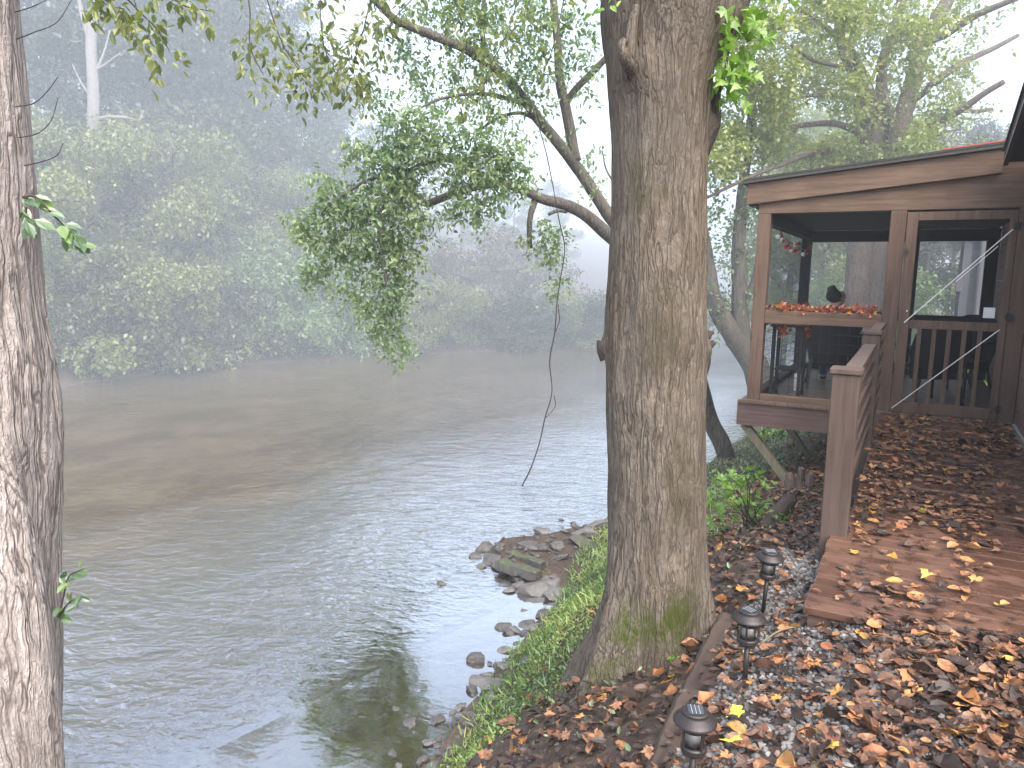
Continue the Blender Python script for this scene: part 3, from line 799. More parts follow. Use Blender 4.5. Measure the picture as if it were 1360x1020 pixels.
be = [(0, 1), (1, 2), (2, 3), (3, 4), (4, 5), (5, 6), (0, 7), (7, 8), (8, 9), (9, 10), (0, 11), (11, 12), (12, 13), (13, 14), (2, 15), (15, 16), (16, 17), (17, 18), (2, 19), (19, 20), (20, 21), (21, 22), (5, 23), (5, 24), (4, 25)]
br = [(.15, .11), (.14, .1), (.13, .09), .055, .058, .088, .066, .085, .065, .045, .035, .085, .065, .045, .035, .055, .042, .034, .03, .055, .042, .034, .03, .014, .02, .02]
skin_obj('body', body, be, br, M['skin'], per)
for sx in (-1, 1):
    hx, hy, hz_ = px_+sx*.05, py_+.36, .61
    for k in range(4):
        part('finger', G().tube([(hx-sx*(.015-.011*k), hy+.02, hz_), (hx-sx*(.02-.012*k), hy+.065-.004*abs(k-1), hz_-.004), (hx-sx*(.022-.012*k), hy+.085-.005*abs(k-1), hz_-.025)], [.009, .008, .006], 7), M['skin'], per, True)
    part('thumb', G().tube([(hx-sx*.02, hy-.005, hz_+.008), (hx-sx*.045, hy+.02, hz_+.008), (hx-sx*.05, hy+.045, hz_)], [.01, .009, .007], 7), M['skin'], per, True)
skin_obj('hair', [pv_(.012, .02, 1.215), pv_(-.02, .018, 1.16), pv_(-.04, .015, 1.09), pv_(.05, .03, 1.255), pv_(-.05, .02, 1.27), pv_(-.065, .02, 1.315)], [(0, 1), (1, 2), (0, 3), (0, 4), (4, 5)], [.122, .115, .08, .085, .052, .066], M['hair'], per)
skin_obj('jacket', [pv_(0, -.0, .55), pv_(0, -.03, .75), pv_(0, -.02, .93), pv_(.005, .005, 1.075), pv_(-.20, -.01, .935), pv_(-.25, .08, .70), pv_(-.13, .27, .63), pv_(.20, -.01, .935), pv_(.25, .08, .70), pv_(.13, .27, .63)],
         [(0, 1), (1, 2), (2, 3), (2, 4), (4, 5), (5, 6), (2, 7), (7, 8), (8, 9)], [(.18, .13), (.17, .125), (.155, .115), .075, .075, .06, .048, .075, .06, .048], M['jacket'], per)
skin_obj('trousers', [pv_(0, 0, .53), pv_(-.10, .06, .51), pv_(-.12, .46, .51), pv_(-.12, .50, .085), pv_(.10, .06, .51), pv_(.12, .46, .51), pv_(.12, .50, .085)],
         [(0, 1), (1, 2), (2, 3), (0, 4), (4, 5), (5, 6)], [.13, .1, .08, .062, .1, .08, .062], M['jeans'], per)
for sx in (-1, 1):
    skin_obj('shoe', [pv_(sx*.12, .48, .07), pv_(sx*.12, .56, .06), pv_(sx*.12, .66, .05)], [(0, 1), (1, 2)], [(.045, .045), (.045, .04), (.04, .03)], M['black'], per)

# house on the right and its roof edge
house = thing('wooden_house', 'brown board house at the right edge with dark sloping roof edge above the porch', 'house', (2.5, 6.5, -.2))
gw = G()
for k in range(17): gw.box(.955, 1.02, 4.3, Y1-.15, .02+k*.155, .02+k*.155+.15)
gw.box(1.022, 5, 4.3, 12.4, -.3, 2.7)
part('wall', gw, M['wallwood'], house)
part('foundation', G().box(.94, 1.015, 4.3, Y0-.0, -.3, -.0), M['concrete'], house)
def rz(y): return 2.60+(8.5-y)*.24
gr = G()
def rs_(x0, x1, y0, y1, d0, d1):
    v = [(x0, y0, rz(y0)+d0), (x1, y0, rz(y0)+d0), (x1, y1, rz(y1)+d0), (x0, y1, rz(y1)+d0)]
    v += [(a, b, c_+d1-d0) for a, b, c_ in v]
    return v, [(3, 2, 1, 0), (4, 5, 6, 7), (0, 1, 5, 4), (1, 2, 6, 5), (2, 3, 7, 6), (3, 0, 4, 7)]
gr.add(*rs_(.66, 5.2, 4.2, Y0-.16, -.07, .0))
hr = part('roof', gr, M['soffit'], house)
gg = G(); gg.add(*rs_(.618, .657, 4.2, Y0-.155, -.10, .03))
part('rake_board', gg, M['inside_wood'], hr)
gg = G(); gg.add(*rs_(.60, 5.2, 4.2, Y0-.155, .033, .06))
part('roofing', gg, M['roofing'], hr)
gg = G(); gg.add(*rs_(.612, .617, 4.2, Y0-.155, -.098, -.086))
part('drip_edge', gg, M['rod'], hr)

# neighbour house seen through the back openings
nh = thing('neighbour_house', 'grey sided house with downspout seen through the screen door', 'house', (3, 18, -.2))
gs = G()
for k in range(22): gs.box(.80, 6, 16.2, 20, -.25+k*.16, -.25+k*.16+.155)
part('wall', gs, M['siding'], nh)
part('corner_trim', G().box(.70, .83, 16.15, 16.3, -.3, 3.2), M['siding'], nh)
part('roof', G().box(.4, 6.4, 15.7, 20.4, 3.27, 3.4), M['soffit'], nh)
part('downspout', G().tube(spline([(.72, 15.85, 2.62), (.72, 15.9, 2.40), (.80, 16.02, 2.28), (.95, 16.1, 2.2), (.98, 16.1, 2.0), (.98, 16.1, -.2)], 5), .05, 10), M['siding'], nh)
part('meter_box', G().box(.62, .72, 16.05, 16.145, 1.2, 1.5), M['siding'], nh, bev=.01)

# walkway deck and railing
wk = thing('wooden_walkway', 'wet reddish brown board walkway with side railing leading to the porch door', 'walkway', (.25, 6, 0))
gd = G()
y = 3.27; k = 0
rs = np.random.default_rng(11)
while y < Y0-.09:
    x0 = -.315+rs.uniform(-.006, .006) if y < 4.25 else (-.225 if y < 4.44 else -.24)
    gd.box(x0, .885+rs.uniform(-.004, .004), y, y+.134, -.036+rs.normal(0, .0012), rs.normal(0, .0012))
    y += .1385
part('deck_boards', gd, M['deck'], wk, bev=.003)
part('deck_frame', G().box(-.30, .87, 3.285, 3.32, -.2, -.038).box(-.295, -.255, 3.325, 4.2, -.2, -.038).box(-.235, -.2, 4.3, Y0-.1, -.24, -.038).box(.84, .87, 3.33, Y0-.1, -.2, -.038), M['rim'], wk)
for y0, z1, zb in ((4.30, .893, -.42), (6.70, .952, -.6)):
    pp = part('post', G().box(-.365, -.228, y0, y0+.135, zb, z1), M['railpost'], wk, bev=.006)
    part('post_cap', G().box(-.378, -.216, y0-.012, y0+.147, z1+.002, z1+.034), M['railpost'], pp, bev=.006)
for a, b, zt in ((4.437, 6.698, .875), (6.837, Y0-.08, .955)):
    part('cap_board', G().box(-.345, -.252, a, b, zt-.03, zt+.005), M['rail'], wk, bev=.004)
    for k in range(5):
        z = .10+k*(zt-.16)/5
        part('rail_board', G().box(-.30, -.262, a-.0, b, z+.012, z+.085), M['rail'], wk, bev=.004)
# ------------------------------------------------------------------ trees near the camera
def px_r(px, D): return px*D/F_PX
def clus(lst, D, dens=1.0, squash=.8):
    out = []
    for t in lst:
        px, py, r = t[:3]; dd = t[3] if len(t) > 3 else D
        rr = px_r(r, dd)
        out.append((at(px, py, dd), (rr, rr*1.1, rr*squash), max(10, int(dens*r*r*.16))))
    return out

def bark_trunk(axis, radii, n=150, m=260, seed=0, ridge=.012, flare=None, knobs=(), fx=None):
    ax_ = spline(axis, 12)
    tt = np.linspace(0, 1, len(ax_)); ti = np.linspace(0, 1, m)
    A = np.stack([np.interp(ti, tt, ax_[:, i]) for i in range(3)], 1)
    rr = np.interp(ti, np.linspace(0, 1, len(radii)), radii)
    for _ in range(6): rr[1:-1] = (rr[:-2]+2*rr[1:-1]+rr[2:])/4
    vs = np.zeros((m, n, 3))
    for i in range(m):
        z = A[i, 2]
        for k in range(n):
            an = 2*math.pi*k/n
            ca, sa = math.cos(an), math.sin(an)
            r = rr[i]
            # furrowed plates
            q = Vector((ca*r*30+seed, sa*r*30, z*2.2))
            w_ = mnoise.noise(q*.35)*1.2
            a = abs(mnoise.noise(q+Vector((w_, w_, w_*.4))))
            b = abs(mnoise.noise(q*2.1+Vector((9, w_, 3))))
            rd = ridge*(min(a, .35)*2.2+min(b, .3)*1.0-.5)
            lump = .05*r*mnoise.noise(Vector((ca*1.6+seed, sa*1.6, z*1.7)))+.03*r*mnoise.noise(Vector((ca*3+seed, sa*3, z*4)))
            R_ = r+rd+lump
            if flare:
                z0, h, amp, lobes = flare
                f = max(0, 1-(z-z0)/h)
                R_ += amp*f**2.2*(.55+.45*math.cos(lobes*an+1.1+seed)+.3*math.sin(3*an+.4)+.35*mnoise.noise(Vector((ca*2.3, sa*2.3, z*1.5+5))))
            for (kz, ka, kr, kh) in knobs:
                da = (an-ka+math.pi) % (2*math.pi)-math.pi
                e = ((z-kz)/kr)**2+(da*r/kr)**2
                if e < 4: R_ += kh*math.exp(-e*1.4)
            vs[i, k] = A[i]+np.array([ca, sa, 0])*R_
    idx = np.arange(m*n).reshape(m, n)
    nx_ = np.roll(idx, -1, 1)
    F = np.stack([idx[:-1], nx_[:-1], nx_[1:], idx[1:]], -1).reshape(-1, 4)
    return vs.reshape(-1, 3), F

# --- the large tree in the middle
big = thing('big_tree', 'large grey barked tree with mossy flared base at the centre beside the path lights', 'tree', tuple(base))
axis = [at(868, 905, DT)+np.array([0, 0, -.35]), at(869, 780, DT), at(871, 600, DT), at(869, 450, DT), at(874, 300, DT), at(876, 180, DT), at(876, 90, DT), at(882, 0, DT), at(893, -130, DT), at(900, -250, DT)]
axis[0] = np.array([axis[1][0], axis[1][1], -.85])
rad = [px_r(v, DT) for v in (68, 67, 65.5, 67, 60.5, 61, 67, 80, 62, 50)]
fa = math.atan2(*(RGT[[1, 0]]))          # angle of the camera's right
knobs = [(at(940, 165, DT)[2], fa, .07, .05), (at(800, 460, DT)[2], fa+math.pi, .05, .03), (at(935, 465, DT)[2], fa-.15, .06, .025), (at(845, 105, DT)[2], fa-math.pi/2-.6, .09, .025), (at(870, 420, DT)[2], fa-math.pi/2, .16, .012), (at(845, 530, DT)[2], fa-math.pi/2-.5, .09, .014), (at(900, 640, DT)[2], fa-math.pi/2+.4, .07, .01)]
V, Fq = bark_trunk(axis, rad, 210, 380, 3.3, .0055, (-.62, .9, .21, 5), knobs)
part('trunk', (V, Fq), M['bark_big'], big, True)
lg = G()
T0 = at(884, -20, DT)
limb(lg, [at(905, 60, DT), at(945, 20, DT), at(985, -60, DT), at(1060, -260, DT), at(1120, -600, DT+.8)], px_r(46, DT), .07, 14, 6, .15, 3)
limb(lg, [at(880, -150, DT), at(830, -330, DT), at(740, -560, DT+.6), at(560, -760, DT+1.6)], px_r(50, DT), .06, 14, 6, .15, 4)
limb(lg, [at(860, -260, DT), at(700, -330, DT+.6), at(520, -330, DT+1.3), at(330, -260, DT+1.7), at(190, -160, DT+1.6)], .09, .02, 10, 6, .15, 5)
limb(lg, [at(900, -260, DT), at(930, -600, DT+.6), at(900, -1100, DT+1)], .16, .05, 12, 6, .15, 6)
part('limb', lg, M['bark_big'], big, True)
sg = G()       # broken stubs
D2 = DT-.19
limb(sg, [at(846, 112, D2+.09), at(838, 80, D2-.02), at(839, 40, D2-.03), at(846, 8, D2-.02)], .035, .016, 10, 5, .3, 8)
limb(sg, [at(842, 100, D2+.03), at(831, 78, D2-.05), at(826, 62, D2-.06), at(830, 52, D2-.06)], .03, .012, 9, 5, .3, 9)
part('peeled_stub', sg, M['bark_big'], big, True)
for bp, br0, br1, bn, bk, bl, bs in (
        ([at(922, 500, DT), at(933, 478, DT), at(938, 462, DT), at(949, 454, DT)], .045, .01, 9, 5, .4, 10),
        ([at(930, 470, DT), at(934, 455, DT), at(942, 444, DT), at(948, 441, DT)], .03, .008, 8, 5, .4, 11),
        ([at(931, 450, DT), at(934, 440, DT), at(938, 434, DT)], .01, .004, 6, 4, .2, 12),
        ([at(805, 475, DT), at(798, 464, DT), at(794, 452, DT)], .03, .006, 8, 4, .4, 13),
        ([at(925, 200, DT), at(942, 165, DT), at(947, 135, DT), at(952, 116, DT)], .055, .018, 9, 5, .35, 14),
        ([at(940, 150, DT), at(944, 130, DT), at(946, 108, DT)], .02, .007, 7, 4, .3, 15),
        ):
    sg = G(); limb(sg, bp, br0, br1, bn, bk, bl, bs)
    part('broken_branch', sg, M['twig'], big, True)
# overhanging twigs whose leaves hang into the top of the picture
rs = np.random.default_rng(21)
lp = []
def hang(pts, D, dens, r):
    p = spline([at(x, y, D+dd) for x, y, dd in pts], 8)
    tg = G(); tg.tube(p, np.linspace(.006, .002, len(p)), 5); part('hanging_twig', tg, M['twig'], big)
    for q_ in p[2:]: lp.append((q_, r, dens))
hang([(330, -120, .6), (350, -20, .2), (372, 50, 0), (395, 90, -.1), (420, 120, 0)], 4.9, 9, .14)
hang([(520, -160, .6), (500, -40, .2), (485, 30, 0), (470, 90, 0), (478, 130, .1)], 5.1, 12, .15)
hang([(430, -140, .6), (425, -20, .2), (430, 60, 0), (452, 100, 0)], 4.7, 12, .15)
hang([(600, -120, .6), (560, -20, .3), (520, 30, 0), (505, 80, 0)], 5.3, 9, .14)
hang([(300, -100, .4), (330, 0, .1), (332, 60, 0), (350, 100, 0)], 4.6, 4, .12)
hang([(120, -120, .3), (150, -30, 0), (180, 10, 0), (210, 40, 0), (225, 68, 0)], 3.7, 6, .10)
hang([(230, -120, .3), (215, -30, 0), (240, 5, 0), (280, 15, 0)], 3.7, 6, .10)
hang([(100, -90, .3), (125, -20, 0), (140, 5, 0), (165, 12, 0)], 3.7, 4, .08)
hang([(700, -130, .6), (690, -20, .3), (675, 40, 0), (650, 90, .2), (640, 130, .2)], 5.6, 10, .18)
hang([(760, -120, .4), (750, -10, .3), (735, 60, .1), (720, 100, .2)], 5.2, 7, .15)
hang([(560, -130, .5), (600, -10, .3), (620, 60, .2), (610, 140, .3)], 5.9, 10, .18)
crown('crown', big, rs, lp, .056, M['leaf_over'], OVATE, 4, .7)
# upper canopy over the camera's view (shades the ground, mirrors in the water)

# bright green sprig growing from the burl on the right of the trunk
spr = G(); lp = []
p = spline([at(945, 150, 3.35), at(962, 100, 3.3), at(972, 40, 3.28), at(985, -40, 3.3)], 8)
spr.tube(p, np.linspace(.007, .003, len(p)), 6)
rs = np.random.default_rng(5)
for (x, y, r, n) in ((985, 20, 26, 12), (965, 35, 22, 10), (1000, 60, 22, 12), (965, 75, 26, 14), (985, 85, 24, 14), (955, 95, 14, 7), (970, 110, 12, 6), (990, -20, 26, 12), (965, 128, 12, 4), (1010, 0, 20, 10)):
    rr = px_r(r, 3.32)
    lp.append((at(x, y, 3.32), (rr, rr, rr*.6), n))
part('sprig_stem', spr, M['twig'], big)
PP, L, N, S, Q = sprays(rs, lp, .085, 3, .45)
V, Fq, k = leaf_geo(PP, L, N, S, lobed(0, rs))
part('bright_leaves', (V, Fq), M['leaf_bright'], big, rnd=np.repeat(Q, k))
spr = G(); lp = []
for (x, y) in ((800, 8), (806, 5), (910, 2)):
    lp.append((at(x, y, 3.2), .02, 3))
PP, L, N, S, Q = sprays(rs, lp, .045, 3, .3)
V, Fq, k = leaf_geo(PP, L, N, S, OVATE)
part('bright_leaves', (V, Fq), M['leaf_bright'], big, rnd=np.repeat(Q, k))

# --- tree at the left edge
DL = 1.9
lb = at(0, 700, DL); lb = np.array([lb[0], lb[1], hz(lb[0], lb[1])-.1])
lt = thing('furrowed_tree', 'pale furrowed tree trunk cut by the left edge with small leafy sprouts', 'tree', tuple(lb))
wl = 118
ax2 = [at(x-w_, y, DL) for x, y, w_ in ((82, 1250, 132), (73, 1010, 126), (70, 860, 122), (66, 680, 118), (60, 520, 113), (37, 380, 104), (25, 220, 98), (4, 0, 90), (-18, -300, 80), (-45, -650, 70))]
V, Fq = bark_trunk(ax2, [px_r(v, DL) for v in (132, 126, 122, 118, 113, 104, 98, 90, 80, 70)], 200, 380, 8.1, .006, None,
                   [(at(70, 590, DL)[2], fa-.5, .06, .014), (at(60, 360, DL)[2], fa-.6, .07, .014), (at(70, 640, DL)[2], fa-.9, .05, .008)])
part('trunk', (V, Fq), M['bark_left'], lt, True)
V, Fq = bark_trunk([at(30, 1230, DL-.12), at(22, 1010, DL-.14), at(14, 850, DL-.15), at(-4, 700, DL-.13), at(-30, 560, DL-.1)], [px_r(v, DL) for v in (62, 55, 46, 38, 25)], 90, 200, 4.4, .006)
part('side_stem', (V, Fq), M['bark_left'], lt, True)
gt = G()
for pts in ([(20, 16, 0), (40, 10, -.05), (62, 0, -.1)], [(22, 52, 0), (45, 43, -.05), (75, 30, -.1), (95, 0, -.1)], [(20, 142, 0), (45, 137, -.05), (64, 120, -.1), (77, 102, -.12)], [(25, 183, 0), (50, 177, -.05), (68, 160, -.1), (77, 130, -.12)], [(33, 220, 0), (58, 214, -.05), (76, 206, -.1), (84, 190, -.12)]):
    gt = G(); limb(gt, [at(a, b, DL+dd-.02) for a, b, dd in pts], .0015, .0007, 5, 6, 0)
    part('bare_twig', gt, M['twig'], lt)
rs = np.random.default_rng(9)
def sprout(pts, D, nleaf, size, r=.02):
    gt = G(); p = spline([at(a, b, D) for a, b in pts], 8)
    gt.tube(p, np.linspace(.003, .0012, len(p)), 5)
    st_ = part('sprout_stem', gt, M['twig'], lt)
    ii = rs.uniform(0, len(p)-1, nleaf)
    base_ = np.array([p[int(i)] for i in ii])+rdir(rs, nleaf)*r*.4
    L = rdir(rs, nleaf)*.7+(p[-1]-p[0])/np.linalg.norm(p[-1]-p[0])*.6+np.array([0, 0, -.35])
    V, Fq, k = leaf_geo(base_, L, np.array([0, 0, 1.])-FLAT*.9+rdir(rs, nleaf)*.45, size*rs.uniform(.6, 1.15, nleaf), OVATE)
    part('sprout_leaves', (V, Fq), M['leaf_sprout'], lt, rnd=np.repeat(rs.random(nleaf), k))
sprout([(30, 262), (48, 262), (70, 285), (90, 305), (108, 328)], DL-.16, 26, .042)
sprout([(34, 275), (36, 290), (50, 300)], DL-.2, 9, .045)
sprout([(78, 820), (85, 790), (92, 765), (112, 755)], DL-.1, 12, .04)
sprout([(78, 820), (92, 800), (112, 792)], DL-.1, 8, .036)

# --- leaning tree on the bank behind the big tree
DB = 12.0
b0 = onz(972, 606, -1.45)
lean = thing('leaning_tree', 'leaning tree on the waterline whose drooping branches reach over the river', 'tree', tuple(b0))
DBb = float(b0@FLAT)
gb = G()
trunk = limb(gb, [b0+np.array([.05, 0, -.4]), at(960, 592, DBb), at(944, 560, DBb), at(931, 515, DBb-.2), at(912, 440, DBb-.4), at(885, 380, DBb-.6), at(860, 345, DBb-.8)], px_r(12, DBb), px_r(9.5, DBb), 16, 8, .08, 1)
l1 = limb(gb, [at(868, 355, DBb-.7), at(840, 335, DB), at(811, 314, DB-.2), at(785, 291, DB-.4), at(767, 279, DB-.5), at(745, 270, DB-.7), at(723, 265, DB-.8), at(700, 255, DB-.9), at(674, 245, DB-1), at(649, 238, DB-1.1)], px_r(10, DB), px_r(4, DB), 10, 6, .12, 2)
limb(gb, [at(672, 244, DB-1), at(654, 244, DB-1), at(630, 248, DB-1.1), at(605, 256, DB-1.2), at(585, 264, DB-1.2), at(566, 272, DB-1.3)], px_r(5.5, DB), px_r(4, DB), 8, 5, .12, 3)
limb(gb, [at(650, 239, DB-1.1), at(610, 215, DB-1.4), at(570, 215, DB-1.6), at(530, 240, DB-1.8), at(505, 290, DB-2), at(510, 350, DB-2), at(520, 420, DB-2)], px_r(4, DB), px_r(1.2, DB), 7, 6, .1, 4)
limb(gb, [at(550, 225, DB-1.7), at(500, 235, DB-1.9), at(450, 262, DB-2), at(410, 300, DB-2)], px_r(2.5, DB), px_r(1, DB), 6, 6, .1, 5)
limb(gb, [at(712, 263, DB-.8), at(705, 285, DB-.9), at(703, 310, DB-.9), at(704, 330, DB-.9)], px_r(4.5, DB), px_r(3, DB), 7, 4, .2, 6)
limb(gb, [at(728, 285, DB-.8), at(740, 280, DB-.8), at(752, 281, DB-.6)], px_r(2, DB), px_r(2.5, DB), 6, 4, .1, 7)
l2 = limb(gb, [at(866, 352, DBb-.7), at(835, 318, DB), at(811, 289, DB), at(785, 250, DB), at(762, 216, DB), at(740, 188, DB-.1), at(718, 162, DB-.2), at(703, 142, DB-.3), at(680, 112, DB-.5), at(654, 88, DB-.7), at(620, 66, DB-.9), at(580, 49, DB-1.1), at(540, 33, DB-1.3), at(522, 24, DB-1.4), at(490, -8, DB-1.6)], px_r(9, DB), px_r(4, DB), 10, 5, .12, 8)
limb(gb, [at(764, 214, DB), at(760, 190, DB), at(752, 147, DB), at(744, 110, DB), at(741, 60, DB), at(735, 0, DB), at(732, -60, DB)], px_r(8, DB), px_r(4, DB), 9, 5, .12, 9)
limb(gb, [at(751, 138, DB), at(765, 118, DB-.1), at(785, 98, DB-.2), at(806, 76, DB-.3), at(850, 30, DB-.5)], px_r(5, DB), px_r(4, DB), 8, 5, .12, 10)
limb(gb, [at(650, 85, DB-.7), at(640, 40, DB-.7), at(645, -20, DB-.7)], px_r(4, DB), px_r(2, DB), 7, 5, .1, 11)
limb(gb, [at(718, 162, DB-.2), at(690, 150, DB-.3), at(655, 160, DB-.5), at(620, 190, DB-.7)], px_r(3, DB), px_r(1.2, DB), 6, 5, .1, 12)
limb(gb, [at(700, 140, DB-.3), at(650, 125, DB-.6), at(590, 130, DB-1), at(545, 150, DB-1.3)], px_r(3, DB), px_r(1, DB), 6, 5, .1, 13)
limb(gb, [at(820, 250, DB), at(805, 225, DB), at(800, 200, DB)], px_r(1.5, DB), px_r(.8, DB), 5, 4, 0, 14)
part('trunk', gb, M['bark_grey'], lean, True)
rs = np.random.default_rng(31)
mass = [(507, 122, 14), (546, 147, 24), (525, 175, 22), (473, 196, 15), (490, 208, 20), (517, 215, 30), (433, 240, 22), (473, 262, 30), (522, 255, 34), (400, 289, 18), (433, 299, 26), (487, 304, 34), (531, 304, 32), (562, 294, 20), (414, 352, 18), (463, 343, 22), (507, 348, 30), (541, 338, 22), (470, 382, 18), (520, 388, 24), (545, 375, 14), (507, 426, 22), (522, 452, 20), (500, 405, 18), (450, 270, 24), (540, 225, 30), (555, 180, 24), (440, 330, 18), (410, 310, 16), (530, 470, 10), (395, 300, 10), (425, 365, 12),
        (580, 200, 26), (615, 215, 26), (654, 215, 28), (634, 178, 28), (674, 200, 22), (624, 274, 22), (600, 285, 14), (650, 258, 20), (695, 235, 16), (590, 165, 22), (610, 240, 20), (680, 245, 16)]
cl = clus(mass, DB-1.9, 3.4)
up_ = [(678, 88, 30), (703, 59, 30), (732, 39, 30), (654, 39, 32), (776, 25, 26), (767, 65, 22), (615, 29, 34), (654, 132, 28), (703, 112, 26), (560, 20, 30), (590, 75, 28), (620, 105, 28), (560, 110, 24), (530, 60, 22), (690, 20, 34), (745, 85, 18), (640, 75, 26), (720, 140, 16), (780, 130, 14), (781, 206, 12), (786, 245, 12), (770, 170, 10), (580, 140, 22), (540, 85, 20), (790, 90, 12), (640, 0, 34), (720, -10, 34), (600, -20, 34), (795, 190, 8), (700, 180, 14), (670, 160, 20)]
cl += clus(up_, DB-.8, 1.9)
drop = [(716, 292, 13), (705, 318, 10), (730, 312, 16), (732, 330, 14), (738, 350, 12), (742, 372, 11), (745, 386, 8), (722, 305, 12), (697, 312, 7), (748, 300, 8)]
cl += clus(drop, DB-1, 2.6)
crown('crown', lean, rs, cl, .078, M['leaf_river'], OVATE, 8, .4)

# hanging vine
vp = spline([at(700, 120, 10.3), at(722, 190, 10.3), at(733, 240, 10.3), at(742, 290, 10.35), at(750, 330, 10.4), at(744, 372, 10.4), at(740, 400, 10.4), at(737, 440, 10.4), at(730, 480, 10.4), at(733, 520, 10.4), at(724, 555, 10.4), at(716, 590, 10.4), at(705, 622, 10.4), onz(693, 646, WZ-.02)], 6)
gv = G(); gv.tube(vp, np.linspace(.007, .009, len(vp)), 6, .5, 3)
gv.tube(spline([at(738, 440, 10.4), at(743, 425, 10.4), at(741, 405, 10.3)], 4), .006, 5)
gv.tube(spline([at(725, 555, 10.4), at(737, 540, 10.4), at(736, 525, 10.3)], 4), .005, 5)
solo('hanging_vine', gv, M['twig'], 'thin bare vine hanging from the branches down to the river surface', 'vine', tuple(vp[-1]), smooth=True)

# --- forked tree left of the porch
DC = 17.0
c0 = onz(1015, 520, -.6); c0 = at(1018, 540, DC); c0[2] = hz(c0[0], c0[1])-.1
fork = thing('forked_tree', 'hazy forked tree standing just left of the porch corner post', 'tree', tuple(c0))
gc = G()
limb(gc, [c0, at(1008, 500, DC), at(994, 472, DC), at(975, 445, DC), at(958, 420, DC), at(946, 392, DC), at(940, 350, DC), at(932, 300, DC), at(925, 230, DC), at(930, 150, DC)], px_r(20, DC), px_r(4, DC), 12, 6, .1, 1)
limb(gc, [at(1002, 490, DC), at(990, 460, DC), at(984, 430, DC), at(982, 380, DC), at(981, 330, DC), at(984, 280, DC), at(990, 220, DC), at(1000, 140, DC)], px_r(14, DC), px_r(5, DC), 10, 6, .1, 2)
limb(gc, [at(984, 410, DC), at(994, 392, DC), at(1002, 370, DC), at(1012, 320, DC)], px_r(6, DC), px_r(3, DC), 8, 5, .1, 3)
part('trunk', gc, M['bark_grey'], fork, True)
rs = np.random.default_rng(41)
cl = clus([(960, 200, 22), (985, 230, 26), (950, 240, 22), (965, 280, 24), (990, 310, 20), (950, 320, 18), (970, 350, 18), (955, 395, 20), (985, 390, 16), (965, 425, 12), (1000, 350, 14), (945, 410, 16), (1005, 270, 26), (975, 170, 28), (950, 150, 24), (1000, 190, 24), (945, 280, 16), (990, 430, 8), (940, 440, 10), (955, 455, 8), (1000, 410, 10)], DC, 2.2)
crown('crown', fork, rs, cl, .105, M['leaf_river'], DIAMOND, 8, .3)

# --- big two-stemmed tree behind the porch
DD = 17.5
d0 = at(1152, 470, DD); d0[2] = hz(d0[0], d0[1])-.1
two = thing('twin_stem_tree', 'large twin stemmed tree rising behind the porch roof with spreading limbs', 'tree', tuple(d0))
gd_ = G()
limb(gd_, [d0-np.array([.2, 0, 0]), at(1138, 400, DD), at(1142, 330, DD), at(1150, 260, DD), at(1155, 212, DD), at(1157, 170, DD), at(1154, 140, DD), at(1143, 104, DD), at(1121, 59, DD), at(1114, 0, DD), at(1100, -70, DD)], px_r(17, DD), px_r(6, DD), 14, 6, .08, 1, 1.3)
limb(gd_, [d0+np.array([.3, 0, 0]), at(1160, 400, DD), at(1164, 330, DD), at(1172, 260, DD), at(1180, 208, DD), at(1192, 170, DD), at(1203, 140, DD), at(1211, 113, DD), at(1225, 65, DD), at(1245, 25, DD), at(1262, -10, DD), at(1280, -80, DD)], px_r(15, DD), px_r(7, DD), 14, 6, .08, 2, 1.3)
limb(gd_, [at(1157, 165, DD), at(1168, 135, DD), at(1171, 110, DD), at(1172, 80, DD), at(1190, 30, DD), at(1200, -30, DD)], px_r(9, DD), px_r(4, DD), 10, 5, .1, 3)
limb(gd_, [at(1188, 180, DD), at(1177, 150, DD), at(1172, 120, DD), at(1171, 95, DD)], px_r(9, DD), px_r(6, DD), 10, 5, .1, 4)
for i, (pts, r0, r1) in enumerate((
        ([(1150, 186), (1132, 172), (1107, 164), (1067, 166), (1026, 174), (976, 176), (936, 174)], 5, 2),
        ([(1150, 230), (1134, 214), (1115, 203), (1098, 201), (1067, 207), (1040, 218), (1013, 228), (975, 245), (936, 264)], 4.5, 1.6),
        ([(1154, 140), (1130, 132), (1103, 126), (1071, 128), (1035, 138)], 4, 1.5),
        ([(1185, 195), (1215, 180), (1238, 165), (1260, 153), (1279, 144), (1306, 125), (1334, 108)], 7, 3),
        ([(1275, 146), (1295, 148), (1318, 145)], 3.5, 2),
        ([(1225, 65), (1240, 52), (1256, 45), (1280, 30), (1301, 18), (1325, 8), (1355, -4)], 6, 3),
        ([(1240, 110), (1265, 92), (1292, 77), (1320, 64), (1352, 47)], 5, 2.5),
        ([(1185, 205), (1205, 195), (1225, 190), (1250, 178)], 3.5, 1.5),
        ([(1121, 59), (1090, 30), (1060, 10), (1030, -20)], 4, 2),
        ([(1143, 104), (1120, 90), (1080, 80), (1050, 60)], 3, 1.5),
        ([(1060, 168), (1040, 195), (1020, 205), (1010, 235)], 2, 1),
        ([(1203, 140), (1225, 125), (1240, 108)], 4, 4),
        ([(1230, 168), (1250, 175), (1275, 172)], 2, 1))):
    limb(gd_, [at(a, b, DD-.25*k*(1 if i % 2 else -.6)) for k, (a, b) in enumerate(pts)], px_r(r0, DD), px_r(r1, DD), 8, 5, .1, 10+i)
part('trunk', gd_, M['bark_brown'], two, True)
rs = np.random.default_rng(43)
cl = []
for i in range(150):
    x, y = rs.uniform(950, 1285), rs.uniform(-60, 215)
    if x > 1225 and y > 60 and rs.random() < .72: continue
    cl.append((x, y, rs.uniform(15, 30), DD+rs.uniform(-3, 3)))
cl = clus(cl, DD, 3.6)
